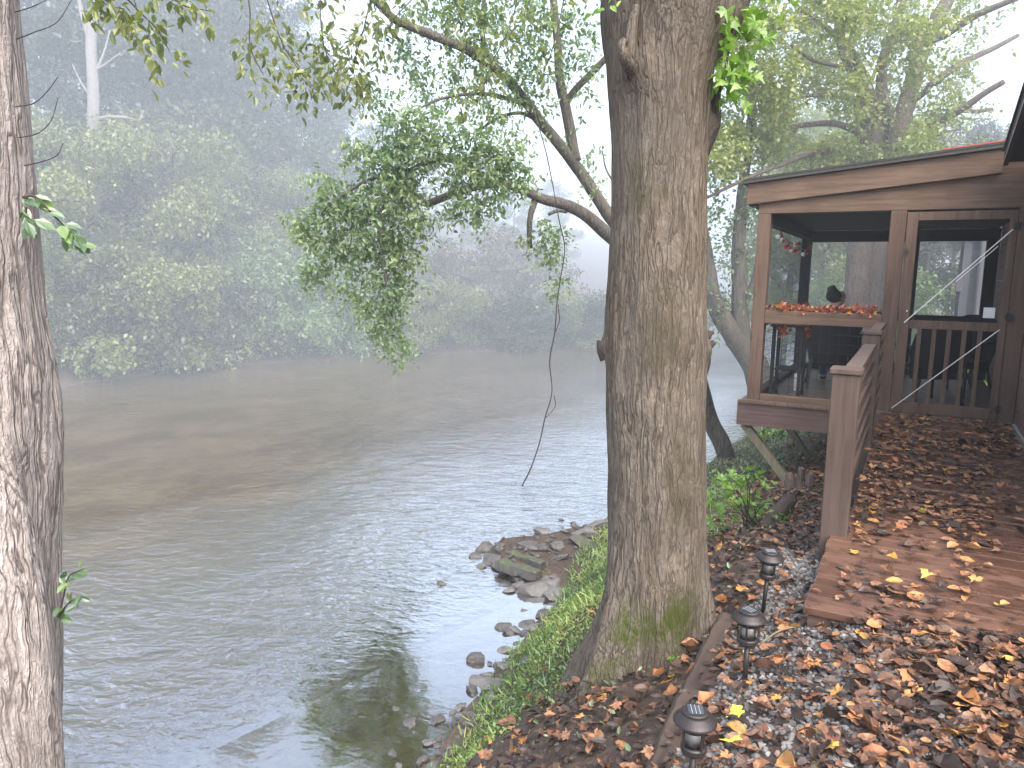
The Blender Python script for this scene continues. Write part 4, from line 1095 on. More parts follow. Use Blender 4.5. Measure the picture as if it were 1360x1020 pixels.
cl += clus([(1290, 100, 14), (1310, 40, 14), (1275, 130, 14), (1300, 135, 10), (1250, 170, 16), (1265, 185, 14), (1240, 200, 16), (1290, 60, 12), (1320, 20, 14), (1345, 5, 10), (1280, 190, 10), (1310, 165, 8), (1325, 130, 8), (1230, 150, 12), (1345, 60, 8), (1300, 190, 6), (1350, -10, 14)], DD, 1.1)
crown('crown', two, rs, cl, .105, M['leaf_back'], DIAMOND, 8, .35)

# ------------------------------------------------------------------ tree kinds for the background
def make_tree(name, label, cat, rs, H, RR, r0, nl, lmat, bmat, nleaf, leaf, low=.25, droop=.35, shape='dome', stems=1):
    t = thing(name, label, cat)
    gt = G(); cl = []
    for s_ in range(stems):
        off = np.array([rs.normal(0, .18), rs.normal(0, .18), 0])*(stems > 1)
        leanv = np.array([rs.normal(0, .06), rs.normal(0, .06), 0])*H*(1+2*(stems > 1))
        tp = [off+leanv*t_**1.5+np.array([rs.normal(0, .02)*H*.3, rs.normal(0, .02)*H*.3, 0])*(0 < t_ < 1)+np.array([0, 0, H*.97*t_-.25*(t_ == 0)]) for t_ in (0, .25, .5, .75, 1)]
        p = limb(gt, tp, r0/(stems**.5), r0*.12, 9, 5, .1, rs.integers(99))
        for i in range(nl//stems):
            f = low+(1-low)*(i+rs.random()*.7)/(nl//stems)
            f = min(f, .98)
            o = p[int(f*(len(p)-1))]
            az = i*2.4+rs.random()*.8+s_
            u = (f-low)/(1-low)
            k = {'dome': math.sqrt(max(.05, 1-u*u*.85)), 'cone': 1.05-u*.9, 'tall': .75+.3*math.sin(u*3)}[shape]
            ln = RR*k*rs.uniform(.7, 1.15)
            dz = ln*rs.uniform(.1, .6)
            e = o+np.array([math.cos(az)*ln, math.sin(az)*ln, dz-droop*ln*.4])
            m_ = o+np.array([math.cos(az)*ln*.5, math.sin(az)*ln*.5, dz*.75])
            limb(gt, [o, m_, e], r0*.32*(1-f*.6), r0*.05, 5, 4, 0)
            for tt, rr in ((.45, .24), (.75, .30), (1.0, .26)):
                c_ = o+(e-o)*tt+np.array([rs.normal(0, .1), rs.normal(0, .1), rs.normal(.1, .12)])*RR*.5
                cl.append((c_, (RR*rr, RR*rr, RR*rr*.6), 1))
        cl.append((p[-1], (RR*.25, RR*.25, RR*.25), 1))
    n = max(8, nleaf//len(cl))
    cl = [(a, b, int(n*rs.uniform(.4, 1.5))) for a, b, _ in cl]
    part('trunk', gt, M[bmat], t, True)
    crown('crown', t, rs, cl, leaf, M[lmat], DIAMOND, 8, droop)
    return t
rs = np.random.default_rng(77)
kinds = {
 'wood': make_tree('broadleaf_tree', 'x', 'tree', rs, 13, 3.6, .24, 20, 'leaf_far', 'bark_far', 26000, .165, .2, .3),
 'dark': make_tree('dense_tree', 'x', 'tree', rs, 11.5, 3.0, .22, 22, 'leaf_dark', 'bark_far', 28000, .16, .15, .4, 'tall'),
 'willow': make_tree('bushy_tree', 'x', 'tree', rs, 5.6, 2.9, .16, 22, 'leaf_willow', 'bark_far', 38000, .1, .1, .7, 'dome', 3),
 'shrub': make_tree('bank_shrub', 'x', 'shrub', rs, 2.4, 1.5, .05, 16, 'leaf_willow', 'bark_far', 14000, .09, .05, .5, 'dome', 4),
 'shrub2': make_tree('bank_shrub', 'x', 'shrub', rs, 2.0, 1.6, .05, 16, 'leaf_far', 'bark_far', 13000, .1, .05, .5, 'dome', 4),
 'pale': make_tree('pale_shrub', 'x', 'shrub', rs, 3.1, 2.0, .06, 18, 'leaf_pale', 'bark_far', 14000, .125, .05, .55, 'cone', 3),
 'rust': make_tree('rusty_shrub', 'x', 'shrub', rs, 3.0, 1.9, .06, 16, 'leaf_rust', 'bark_far', 6500, .13, .05, .4, 'dome', 4),
 'back': make_tree('pale_green_tree', 'x', 'tree', rs, 12, 3.8, .25, 20, 'leaf_back', 'bark_far', 17000, .21, .15, .35),
}
used = set()
def put(kind, px, D, scale, rz_, label, group=None, sink=.12):
    p = at(px, 480, D); z = hz(p[0], p[1])-sink
    o = kinds[kind]
    if kind in used: return dup(o, (p[0], p[1], z), rz_, scale, label, group)
    used.add(kind)
    o.location = (p[0], p[1], z); o.rotation_euler = (0, 0, rz_)
    o.scale = (scale,)*3 if not hasattr(scale, '__len__') else scale
    o['label'] = label
    if group: o['group'] = group
    return o
def shoreD(px):
    py = np.interp(px, [-100, 60, 240, 480, 620, 760, 850], [512, 508, 490, 474, 468, 460, 456])
    d = onz(px, py, WZ)
    return float(d@FLAT)
GB = 'bushy trees on the far bank'
put('willow', 85, shoreD(85)+1.5, 1.05, .3, 'yellow green bushy tree on the far bank just right of the left trunk', GB)
put('willow', 205, shoreD(205)+2.0, 1.15, 2.1, 'tall bushy tree on the far bank below the pale dead trunk', GB)
put('willow', 290, shoreD(290)+2.4, 1.0, 4.0, 'bushy tree on the far bank left of the feathery pale shrub', GB)
put('willow', 20, shoreD(20)+2, 1.1, 5.0, 'bushy far bank tree half hidden behind the left trunk', GB)
put('willow', 375, shoreD(375)+3.5, .95, 1.2, 'dim bushy tree behind the feathery pale shrub on the far bank', GB)
GP = 'feathery pale shrubs on the far bank'
put('pale', 345, shoreD(345)+.6, 1.0, .5, 'feathery pale green shrub overhanging the far waterline, leftmost of the pale ones', GP)
put('pale', 405, shoreD(405)+.7, 1.1, 2.0, 'feathery pale shrub on the far bank left of the drooping foliage', GP)
put('pale', 455, shoreD(455)+.7, .95, 3.3, 'feathery pale shrub on the far bank behind the drooping foliage', GP)
GS = 'low shrubs along the far waterline'
for i, (px, k, sc_, lb) in enumerate(((70, 'shrub', 1.0, 'low shrub at the far waterline touching the left trunk edge'), (118, 'shrub2', 1.15, 'dark low shrub at the far waterline under the yellow green bushy tree'),
        (160, 'shrub', 1.2, 'round pale shrub at the far waterline, third from the left trunk'), (200, 'shrub2', 1.0, 'small dark shrub at the far waterline below the dead trunk'),
        (240, 'shrub', 1.15, 'shrub above the fallen pale branches at the far waterline'), (285, 'shrub2', 1.1, 'dark shrub at the far waterline left of the feathery pale shrubs'),
        (500, 'shrub', .95, 'shrub at the far waterline directly behind the drooping foliage tip'), (548, 'shrub', .85, 'shrub at the far waterline right of the drooping foliage tip'),
        (590, 'shrub', .9, 'hazy shrub on the far bank left of the yellow shrub'), (668, 'shrub2', .95, 'hazy shrub on the far bank right of the yellow shrub'),
        (705, 'shrub2', .9, 'hazy shrub on the far bank left of the hanging vine'), (750, 'shrub', .95, 'faint shrub on the far bank right of the hanging vine'), (790, 'shrub2', 1.0, 'faint shrub on the far bank touching the big trunk'))):
    put(k, px, shoreD(px)+.35, sc_*1.12, i*1.7, lb, GS)
yl = put('rust', 632, shoreD(632)+1.0, .62, 1.0, 'small yellowing shrub on the hazy far bank', 'rusty shrubs on the far bank')
for i, (px, dd, sc_, lb) in enumerate(((600, 4, 1.0, 'rust tinged shrub in haze behind the far bank, left one'), (650, 6, 1.25, 'rust tinged shrub in haze above the yellowing shrub'), (700, 5, 1.1, 'rust tinged shrub in haze left of the hanging vine'), (330, 7, 1.3, 'rust tinged shrub in haze above the feathery pale shrubs'))):
    put('rust', px, shoreD(px)+dd, sc_, i*2.2+1, lb, 'rusty shrubs on the far bank')
GW = 'hazy trees of the far woods'
for i, (px, dd, k, sc_, lb) in enumerate((
        (40, 5, 'dark', 1.1, 'dark hazy tree of the far woods beside the left trunk'),
        (185, 6.5, 'wood', 1.05, 'hazy broadleaf tree right of the dead trunk'),
        (255, 5.5, 'dark', 1.15, 'dark hazy tree at the left of the far woods, right of the broadleaf one'),
        (330, 6, 'wood', 1.1, 'wide hazy broadleaf tree above the feathery pale shrubs'),
        (410, 7, 'dark', .9, 'dark hazy tree behind the left end of the drooping foliage'),
        (470, 12, 'wood', .75, 'hazy broadleaf tree behind the drooping foliage'),
        (545, 16, 'dark', .6, 'faint dark tree in haze right of the drooping foliage'),
        (610, 17, 'wood', .5, 'faint broadleaf tree in haze below the arching limb'),
        (680, 22, 'dark', .5, 'faint dark tree in haze left of the hanging vine'),
        (745, 24, 'wood', .5, 'faint broadleaf tree in haze beside the big trunk'),
        (95, 14, 'wood', 1.15, 'tall faint tree far behind the dead trunk'),
        (215, 16, 'dark', 1.2, 'tall faint dark tree far back on the left hillside'),
        (300, 18, 'wood', 1.1, 'tall faint broadleaf tree far back on the hillside'),
        (385, 19, 'dark', 1.0, 'faint dark tree far back above the pale shrubs'),
        (0, 12, 'wood', 1.1, 'tall faint tree partly hidden behind the left trunk'))):
    put(k, px, shoreD(px)+dd, sc_, i*1.9, lb, GW)
# pale dead tree
Dd = shoreD(120)+2.4
dp = at(122, 480, Dd); dp[2] = hz(dp[0], dp[1])-.1
dt = thing('dead_tree', 'pale bare dead tree rising through the haze at upper left', 'tree', tuple(dp))
gd2 = G()
limb(gd2, [dp, at(123, 300, Dd), at(124, 210, Dd), at(124, 120, Dd), at(121, 60, Dd), at(124, 0, Dd), at(126, -80, Dd)], px_r(9, Dd), px_r(5, Dd), 10, 6, .15, 1)
for i, (pts, r0) in enumerate((([(123, 62), (112, 30), (105, 0), (100, -40)], 4), ([(122, 130), (108, 110), (96, 85)], 2), ([(125, 100), (138, 70), (146, 40)], 2.2), ([(124, 160), (140, 156), (165, 156), (184, 160), (190, 147)], 3), ([(124, 95), (140, 85), (160, 70)], 1.5))):
    limb(gd2, [at(a, b, Dd) for a, b in pts], px_r(r0, Dd), px_r(r0*.4, Dd), 6, 5, .1, i)
part('trunk', gd2, M['bark_dead'], dt, True)
# fallen pale branches at the far waterline
gf_ = G()
for i, pts in enumerate(([(250, 488), (275, 470), (300, 462), (322, 458)], [(268, 475), (285, 466), (296, 452)], [(280, 470), (300, 474), (318, 480)], [(220, 492), (215, 478), (222, 470)])):
    limb(gf_, [at(a, b, shoreD(260)-.2) for a, b in pts], .02, .008, 6, 5, .1, i)
solo('fallen_branch', gf_, M['bark_dead'], 'pale fallen branches lying at the far waterline', 'branch', tuple(at(250, 488, shoreD(260)-.3)), smooth=True)

# trees beyond the porch
GR = 'pale green trees beyond the porch'
for i, (px, D, k, sc_, lb) in enumerate((
        (1035, 27, 'back', .75, 'pale green tree in haze right of the forked tree'),
        (1085, 31, 'back', .85, 'pale green tree seen through the left porch window'),
        (1120, 24, 'back', .62, 'yellowish tree close behind the twin stemmed tree'),
        (1180, 30, 'back', .72, 'pale tree behind the middle porch post'),
        (1215, 23, 'dark', .55, 'dark green tree seen through the screen door'),
        (1250, 27, 'wood', .55, 'leafy tree seen through the middle of the screen door'),
        (1290, 32, 'back', .6, 'pale tree above the porch roof at the right'),
        (1105, 22, 'pale', .9, 'pale shrub seen through the left porch window'),
        (1195, 21, 'pale', .8, 'pale shrub seen at the left edge of the screen door'))):
    put(k, px, D, sc_, i*2.3+.4, lb, GR if k == 'back' else None)
# ------------------------------------------------------------------ ground cover, litter, stones
rs = np.random.default_rng(101)
SHAPES = [lobed(i, np.random.default_rng(200+i)) for i in range(7)]
CURLS = [curled(np.random.default_rng(300+i)) for i in range(7)]
def scatter(xy, z, size, tilt, lobe_p, m, name, label=None, lift=.02, tones=None, shapes=None):
    """flat leaves lying on a surface, several shapes merged into one sheet of litter"""
    Vs, Fs, Qs, off = [], [], [], 0
    n = len(xy)
    which = np.where(rs.random(n) < lobe_p, rs.integers(0, 7, n), 7+rs.integers(0, 7, n))
    q_all = rs.random(n) if tones is None else tones
    F4, F3 = [], []
    for wv in range(14):
        i = np.where(which == wv)[0]
        if not len(i): continue
        tm = (SHAPES+CURLS)[wv]
        nn = normals(xy[i, 0], xy[i, 1]) if z is None else np.tile([0, 0, 1.], (len(i), 1))
        zz = (height(xy[i, 0], xy[i, 1]) if z is None else np.full(len(i), z))+rs.random(len(i))*lift+.004
        N = nn+rdir(rs, len(i))*tilt
        an = rs.uniform(0, 2*math.pi, len(i))
        L = np.stack([np.cos(an), np.sin(an), np.zeros(len(i))], 1)
        V, F, k = leaf_geo(np.column_stack([xy[i], zz]), L, N, size[i], tm)
        Fl = F+off; off += len(V)
        Vs.append(V); Fs += [tuple(f) for f in Fl.tolist()]; Qs.append(np.repeat(q_all[i], k))
    o = link(name, mesh_from(name, np.concatenate(Vs), Fs, m, np.concatenate(Qs)))
    return tag(o, label, None, None, 'stuff')

# gravel bed beside the walkway
def stones(n, xs_, ys_, size, keep):
    x = rs.uniform(*xs_, n); y = rs.uniform(*ys_, n)
    k = keep(x, y); x, y = x[k], y[k]; n = len(x)
    ico = []
    t = (1+5**.5)/2
    ico = np.array([(-1, t, 0), (1, t, 0), (-1, -t, 0), (1, -t, 0), (0, -1, t), (0, 1, t), (0, -1, -t), (0, 1, -t), (t, 0, -1), (t, 0, 1), (-t, 0, -1), (-t, 0, 1)])/1.9
    fc = np.array([(0, 11, 5), (0, 5, 1), (0, 1, 7), (0, 7, 10), (0, 10, 11), (1, 5, 9), (5, 11, 4), (11, 10, 2), (10, 7, 6), (7, 1, 8), (3, 9, 4), (3, 4, 2), (3, 2, 6), (3, 6, 8), (3, 8, 9), (4, 9, 5), (2, 4, 11), (6, 2, 10), (8, 6, 7), (9, 8, 1)])
    s_ = size*rs.uniform(.45, 1.25, n)
    sc3 = np.stack([rs.uniform(.8, 1.4, n), rs.uniform(.6, 1, n), rs.uniform(.45, .8, n)], 1)*s_[:, None]
    jit = 1+rs.normal(0, .16, (n, 12, 1))
    v = ico[None]*jit*sc3[:, None]
    L, B, N = frames(rdir(rs, n)*np.array([1, 1, .3]), rdir(rs, n)*.5+np.array([0, 0, 1]))
    W = v[..., 0:1]*L[:, None]+v[..., 1:2]*B[:, None]+v[..., 2:3]*N[:, None]
    W = W+np.stack([x, y, height(x, y)+s_*rs.uniform(.05, .6, n)], 1)[:, None]
    F = (fc[None]+(np.arange(n)*12)[:, None, None]).reshape(-1, 3)
    return W.reshape(-1, 3), F, np.repeat(rs.random(n), 20)
V, F, Q = stones(16000, (-.66, .95), (1.3, 4.6), .0125, lambda x, y: (x > -.60+.03*np.sin(y*7)) & ((y < 3.32) | (x < -.29)))
tag(link('gravel', mesh_from('gravel', V, F, M['gravel'], Q)), kind='stuff')
V, F, Q = stones(2600, (-5.5, -1.9), (2.2, 7.8), .03, lambda x, y: (height(x, y) > -1.78) & (height(x, y) < -1.45) & (rs.random(len(x)) < .75))
V2, F2, Q2 = stones(3200, (-6.5, -2.3), (1.6, 8.5), .048, lambda x, y: (height(x, y) < -1.66) & (height(x, y) > -2.3))
tag(link('river_stones', mesh_from('river_stones', V2, F2, M['gravel'], Q2*.5)), kind='stuff')
V3, F3, Q3 = stones(200, (-4.2, -2.4), (2.2, 3.9), .038, lambda x, y: (height(x, y) > -1.72) & (height(x, y) < -1.5))
tag(link('shore_pebbles', mesh_from('shore_pebbles', V3, F3, M['gravel'], Q3*.35)), kind='stuff')
tag(link('shore_pebbles', mesh_from('shore_pebbles', V, F, M['gravel'], Q*.4)), kind='stuff')

# leaf litter
def dens_keep(x, y, f): return rs.random(len(x)) < f(x, y)
n = 7400
xy = np.column_stack([rs.uniform(-.66, 1.0, n), rs.uniform(1.5, 3.4, n)])
k = dens_keep(xy[:, 0], xy[:, 1], lambda x, y: np.clip(.10+1.0*np.clip((x+.26)/.6+(y-2.3)*.06, 0, 1), 0, 1))
xy = xy[k]
tt = np.clip(rs.beta(1.5, 1.8, len(xy)), 0, 1)
scatter(xy, None, .028+.075*rs.beta(1.2, 2.4, len(xy)), .55, .4, M['litter'], 'leaf_litter', lift=.04, tones=tt)
n = 9500
xy = np.column_stack([rs.uniform(-2.2, -.3, n), rs.uniform(1.4, 8.6, n)])
d = xy[:, 0]-np.interp(xy[:, 1], YS, XS)
lim = np.interp(xy[:, 1], [0, 3.0, 3.6, 4.5, 6, 9], [.72, .8, 1.1, 1.3, 1.4, 1.7])
grav = (xy[:, 0] > -.6) & (xy[:, 1] < 4.5)
k = (d > lim+rs.normal(0, .1, n)) & (~grav | (rs.random(n) < .12))
xy = xy[k]
scatter(xy, None, rs.uniform(.02, .06, len(xy)), .6, .2, M['mulch'], 'leaf_litter', lift=.035, tones=np.clip(rs.beta(1.3, 2.0, len(xy))+.28*np.clip((xy[:, 1]-4)/2, 0, 1), 0, 1))
n = 2200
xy = np.column_stack([rs.uniform(-2.1, -.25, n), rs.uniform(1.6, 9.5, n)])
d = xy[:, 0]-np.interp(xy[:, 1], YS, XS)
lim = np.interp(xy[:, 1], [0, 3.0, 4.5, 6, 9], [.7, .75, 1.0, 1.25, 1.7])
xy = xy[d > lim]
scatter(xy, None, rs.uniform(.04, .085, len(xy)), .6, .6, M['litter'], 'leaf_litter', lift=.04, tones=np.clip(rs.beta(4, 2.2, len(xy)), 0, 1))
n = 2600
xy = np.column_stack([rs.uniform(-2.6, .8, n), rs.uniform(8.4, 15, n)])
d = xy[:, 0]-np.interp(xy[:, 1], YS, XS)
xy = xy[d > 1.35+rs.normal(0, .25, n)]
scatter(xy, None, rs.uniform(.04, .1, len(xy)), .6, .5, M['litter'], 'leaf_litter', lift=.04, tones=np.clip(rs.beta(4.0, 1.9, len(xy)), 0, 1))
n = 420
xy = np.column_stack([rs.uniform(-2.6, -1.0, n), rs.uniform(1.9, 8, n)])
d = xy[:, 0]-np.interp(xy[:, 1], YS, XS)
xy = xy[(d > .2) & (d < 1.5)]
scatter(xy, None, rs.uniform(.025, .06, len(xy)), .5, .4, M['litter'], 'leaf_litter', lift=.08, tones=np.clip(rs.beta(2.2, 1.8, len(xy)), 0, 1))
# leaves on the walkway: thick in the middle and against the rail, thin on the wet right side
n = 8200
xy = np.column_stack([rs.uniform(-.22, .87, n), rs.uniform(3.3, 8.66, n)])
def walk(x, y):
    a = np.clip((y-4.05-.5*np.clip(x, 0, 1))/.5, 0, 1)
    right = 1-np.clip((x-(.25+.10*(y-4.5)))/.3, 0, 1)*np.clip((7.7-y)/.8, 0, 1)
    far = np.where(y > 7.6, .55+.45*np.sin(x*9+1), 1)
    patch = np.clip(.75+.7*np.sin(x*5.5+y*2.3)*np.sin(y*3.1-x*2), .15, 1)
    return +.03+.52*a*right*far*patch
xy = xy[dens_keep(xy[:, 0], xy[:, 1], walk)]
extra = np.column_stack([rs.normal(-.02, .22, 60), rs.normal(3.62, .13, 60)])
extra = extra[(extra[:, 0] > -.28) & (extra[:, 1] > 3.32)]
xy = np.concatenate([xy, extra])
scatter(xy, .002, .03+.065*rs.beta(1.3, 2.0, len(xy)), .45, .4, M['litter'], 'leaf_litter', lift=.02, tones=np.clip(rs.beta(1.9, 1.5, len(xy)), 0, 1))

# the larger fresh leaves lying on top, each one an object
fm = []
for i, sh in enumerate(SHAPES+CURLS[:3]):
    fm.append(mesh_from('fallen_leaf', sh[0]-np.array([.4, 0, 0]), [tuple(f) for f in sh[1]], M['fresh']))
GL = 'fresh fallen leaves on top of the litter'
def leaf_at(x, y, z, s_, lab=None, m=None, me=None, group=GL, tilt=.4):
    o = link('fallen_leaf', me or fm[int(rs.integers(0, len(fm)))], None, (x, y, z+.024+s_*.1))
    o.scale = (s_,)*3
    nrm = normals(np.array([x]), np.array([y]))[0] if z < -.02 else np.array([0, 0, 1.])
    qn = Vector((nrm+rdir(rs, 1)[0]*tilt).tolist()).normalized().to_track_quat('Z', 'Y')
    o.rotation_mode = 'QUATERNION'
    o.rotation_quaternion = qn @ Matrix.Rotation(rs.uniform(0, 6.28), 3, 'Z').to_quaternion()
    return tag(o, lab or 'fresh orange to tan fallen leaf lying on top of the brown leaf litter', 'leaf', group)
cnt = 0
while cnt < 135:
    x, y = rs.uniform(-.62, .95), rs.uniform(1.9, 3.3)
    if rs.random() > np.clip(.3+(x+.5)*.6, 0, 1): continue
    leaf_at(x, y, hz(x, y), rs.uniform(.045, .085)); cnt += 1
for (px, py) in ((800, 715+215), (875, 905), (885, 915), (805, 770+200), (790, 985), (925, 990), (700, 985), (735, 985), (840, 975), (985, 790), (1040, 770), (1045, 720), (1010, 835), (1000, 800), (1075, 700), (1060, 740), (830, 940), (770, 960)):
    p = onz(px, py, -.3)
    for _ in range(6): p = onz(px, py, hz(p[0], p[1]))
    leaf_at(p[0], p[1], hz(p[0], p[1]), rs.uniform(.06, .095))
for i in range(45):
    x, y = rs.uniform(-.2, .86), rs.uniform(3.4, 8.6)
    if x > .4 and y < 7.3 and rs.random() < .8: continue
    leaf_at(x, y, 0.0, rs.uniform(.05, .085), 'fresh orange to yellow fallen leaf lying on the wet walkway boards', group='fresh fallen leaves on the walkway')
def ylw(px, py, z, lab):
    p = onz(px, py, z)
    me = mesh_from('fallen_leaf', SHAPES[1][0]-np.array([.4, 0, 0]), [tuple(f) for f in SHAPES[1][1]], M['yellow_leaf'])
    leaf_at(p[0], p[1], z, .085, lab, me=me, group=None, tilt=.15)
ylw(1331, 876, -.13, 'bright yellow green leaf lying by the near walkway edge')
ylw(1318, 921, -.13, 'bright yellow green leaf lying on dark litter at the lower right')
ylw(980, 955, -.13, 'yellow leaf lying on gravel behind the nearest path light')
ylw(972, 993, -.13, 'yellow green leaf lying on gravel right of the nearest path light')
ylw(1100, 692, -.2, 'yellow leaf lying in the litter left of the railing post')

# green cover on the bank slope: small leaves and grass blades
def cover(n, xr, yr, keep, size, m, name, up=.9, tmpl=OVATE):
    x = rs.uniform(*xr, n); y = rs.uniform(*yr, n)
    k = keep(x, y); x, y = x[k], y[k]; n = len(x)
    P_ = np.column_stack([x, y, height(x, y)+rs.random(n)**2*.07+.003])
    L = rdir(rs, n)+np.array([0, 0, up*.5]); N = normals(x, y)+rdir(rs, n)*.6
    V, F, k = leaf_geo(P_, L, N, size*rs.uniform(.6, 1.3, n), tmpl)
    cl_ = np.clip(.5+.5*np.sin(x*5+1)*np.sin(y*4)+rs.normal(0, .25, n), 0, 1)
    return tag(link(name, mesh_from(name, V, F, m, np.repeat(cl_, k))), kind='stuff')
def dsh(x, y): return x-np.interp(y, YS, XS)
edge1 = lambda y: np.interp(y, [0, 2.6, 3.1, 3.6, 4.2, 5.0, 6.5, 9], [.30, .36, .75, 1.15, 1.35, 1.4, 1.5, 1.4])
cover(52000, (-3.3, -1.2), (1.8, 9), lambda x, y: (dsh(x, y) > .13+.07*np.sin(y*9)) & (dsh(x, y) < edge1(y)+rs.normal(0, .14, len(x))) & (np.sin(x*11+2*np.sin(y*4))*np.sin(y*9+x*3)+rs.normal(0, .35, len(x)) > -.62), .024, M['ground_green'], 'ground_cover')
BLADE = (np.array([(0, -.06, 0), (.5, -.045, .05), (1, 0, -.08), (.5, .045, .05), (0, .06, 0)]), [(0, 1, 2, 3, 4)])
cover(9000, (-3.0, -1.4), (1.8, 9), lambda x, y: (dsh(x, y) > .08) & (dsh(x, y) < edge1(y)*.7+rs.normal(0, .08, len(x))), .075, M['ground_green'], 'bank_grass', 2.2, BLADE)
cover(16000, (-3.2, 0), (8.0, 16), lambda x, y: (dsh(x, y) > .05) & (dsh(x, y) < 1.45+.3*np.sin(y*2)+rs.normal(0, .2, len(x))), .045, M['ground_dull'], 'ground_cover')
cover(900, (-2, -.7), (2.2, 8), lambda x, y: dsh(x, y) > .7, .03, M['ground_dull'], 'ground_cover')
cover(45000, (-3, 5), (13, 30), lambda x, y: dsh(x, y) > .4, .12, M['ground_green'], 'lawn', 2.0)

# leafy plant on the slope beside the trunk
pp0 = onz(1000, 705, -.62)
for _ in range(8): pp0 = onz(1000, 705, hz(pp0[0], pp0[1]))
Dp = float(pp0@FLAT)
pl = thing('leafy_plant', 'bright green leafy plant growing on the slope between trunk and porch struts', 'plant', tuple(pp0))
gp = G(); cl = []
for (x, y) in ((970, 640), (955, 655), (990, 632), (1003, 655), (978, 665), (965, 680), (1012, 672), (995, 690), (1022, 685), (985, 615), (1030, 690), (960, 630), (1010, 690), (1000, 640)):
    e = at(x, y, Dp+rs.uniform(-.25, .25))
    gp.tube(spline([pp0+rdir(rs, 1)[0]*np.array([.06, .06, 0]), (pp0+e)/2+np.array([0, 0, .06]), e], 5), np.linspace(.006, .002, 11), 5)
    cl.append((e, (.11, .11, .07), 13))
part('stem', gp, M['twig'], pl)
PP, L, N, S, Q = sprays(rs, cl, .085, 4, .3)
V, Fq, k = leaf_geo(PP, L, N+np.array([0, 0, .6]), S, lobed(0, rs))
part('foliage', (V, Fq), M['leaf_bright'], pl, rnd=np.repeat(Q*.9, k))

# small weeds by the trunk foot
for (px, py, lb) in ((927, 850, 'tiny green weed growing at the right foot of the big trunk'), (895, 878, 'tiny green weed in front of the big trunk foot')):
    p = onz(px, py, -.3)
    n = 16
    V, F, k = leaf_geo(np.tile(p, (n, 1))+rdir(rs, n)*.018, rdir(rs, n)+np.array([0, 0, .5]), rdir(rs, n)+np.array([0, 0, 1]), rs.uniform(.015, .03, n), OVATE)
    solo('weed', (V, F), M['leaf_bright'], lb, 'weed', tuple(p), rnd=np.repeat(rs.random(n), k))

# ------------------------------------------------------------------ rocks
import bmesh
def rock(px, py, w_, h_, m, label, group='rocks along the near waterline', z=WZ, flat=.5, ang=None, name='rock', deep=.75, sharp=1):
    p = onz(px, py, z)
    for _ in range(6):
        z = max(WZ, hz(p[0], p[1])); p = onz(px, py, z)
    D = float(p@FLAT); sx = px_r(w_, D)/2
    bm = bmesh.new()
    bmesh.ops.create_icosphere(bm, subdivisions=4 if w_ > 20 else 3, radius=1)
    sd_ = rs.uniform(0, 50)
    pl_ = [(rdir(rs, 1)[0], rs.uniform(.45, .8)) for _ in range(11)]
    for v in bm.verts:
        c_ = v.co.copy()
        for nn_, dd in pl_:                       # chop with planes: faceted stone
            t = c_.dot(Vector(nn_.tolist()))
            if t > dd: c_ -= Vector(nn_.tolist())*(t-dd)*sharp
        c_ *= 1+.10*mnoise.noise(c_*2.2+Vector((sd_, 0, 0)))+.035*mnoise.noise(c_*7+Vector((sd_, 3, 0)))
        v.co = Vector((c_.x*1.35, c_.y*1.35*deep, c_.z*1.35*flat))*sx
    me = bpy.data.meshes.new(name); bm.to_mesh(me); bm.free()
    for q_ in me.polygons: q_.use_smooth = False if w_ < 60 else True
    me.materials.append(m)
    o = link(name, me, None, (p[0], p[1], z+sx*flat*.45))
    o.rotation_euler = (rs.normal(0, .08), rs.normal(0, .08), (HEAD if ang is None else HEAD+ang))
    return tag(o, label, 'rock', group)
RK = M['rock']; RP = M['rock_pale']; RM = M['rock_moss']
rock(185+470, 915, 46, 20, RP, 'flat square grey rock at the water edge in front of the trunk', flat=.35)
rock(633, 876, 24, 12, RK, 'small pointed grey rock in the calm pool, left of the oval one', flat=.55)
rock(672, 886, 26, 10, RP, 'oval grey stone in the calm pool right of the pointed rock', flat=.3, ang=-.5)
rock(655, 927, 18, 12, RP, 'pale pinkish stone just below the flat square rock')
rock(673, 931, 16, 14, RP, 'pale stone at the foot of the green bank')
rock(700, 842, 9, 10, RK, 'small dark upright stone in the pool near the bank')
rock(694, 852, 9, 5, RK, 'tiny dark flat stone in the pool beside the upright stone', flat=.3)
rock(586, 776, 12, 9, RK, 'lone small dark rock standing out in the rippled water')
rock(630, 740, 16, 12, RK, 'dark rock at the outer tip of the rock spit')
rock(645, 729, 26, 12, RK, 'long dark rock on the upper edge of the spit tip', flat=.4)
rock(663, 738, 18, 12, RK, 'dark rock in the middle of the rock spit')
rock(641, 753, 14, 9, RP, 'small pale stone below the spit tip')
rock(703, 729, 28, 14, RK, 'dark flat rock at the upper side of the spit', flat=.4)
rock(722, 731, 24, 14, RK, 'dark round rock at the upper side of the spit beside the flat one')
rock(740, 728, 22, 10, RK, 'dark low rock near the bank at the top of the spit')
rock(718, 708, 20, 11, RP, 'grey rock lying alone in water above the spit')
rock(745, 691, 8, 9, RK, 'tiny dark stone standing in the water above the spit')
rock(762, 697, 10, 5, RK, 'tiny flat dark stone in water near the bank')
rock(777, 711, 36, 20, RP, 'pale rounded slab at the bank left of the trunk', flat=.45, z=-1.55)
rock(795, 700, 28, 14, RP, 'pale rounded slab touching the trunk outline', flat=.45, z=-1.52)
rock(772, 723, 30, 14, RM, 'mossy rock at the upper end of the green bank', z=-1.5)
rock(693, 779, 20, 12, RP, 'brownish stone on the muddy side of the spit', z=-1.55)
rock(677, 785, 18, 8, RP, 'small reddish stone at the muddy water edge', flat=.35, z=-1.57)
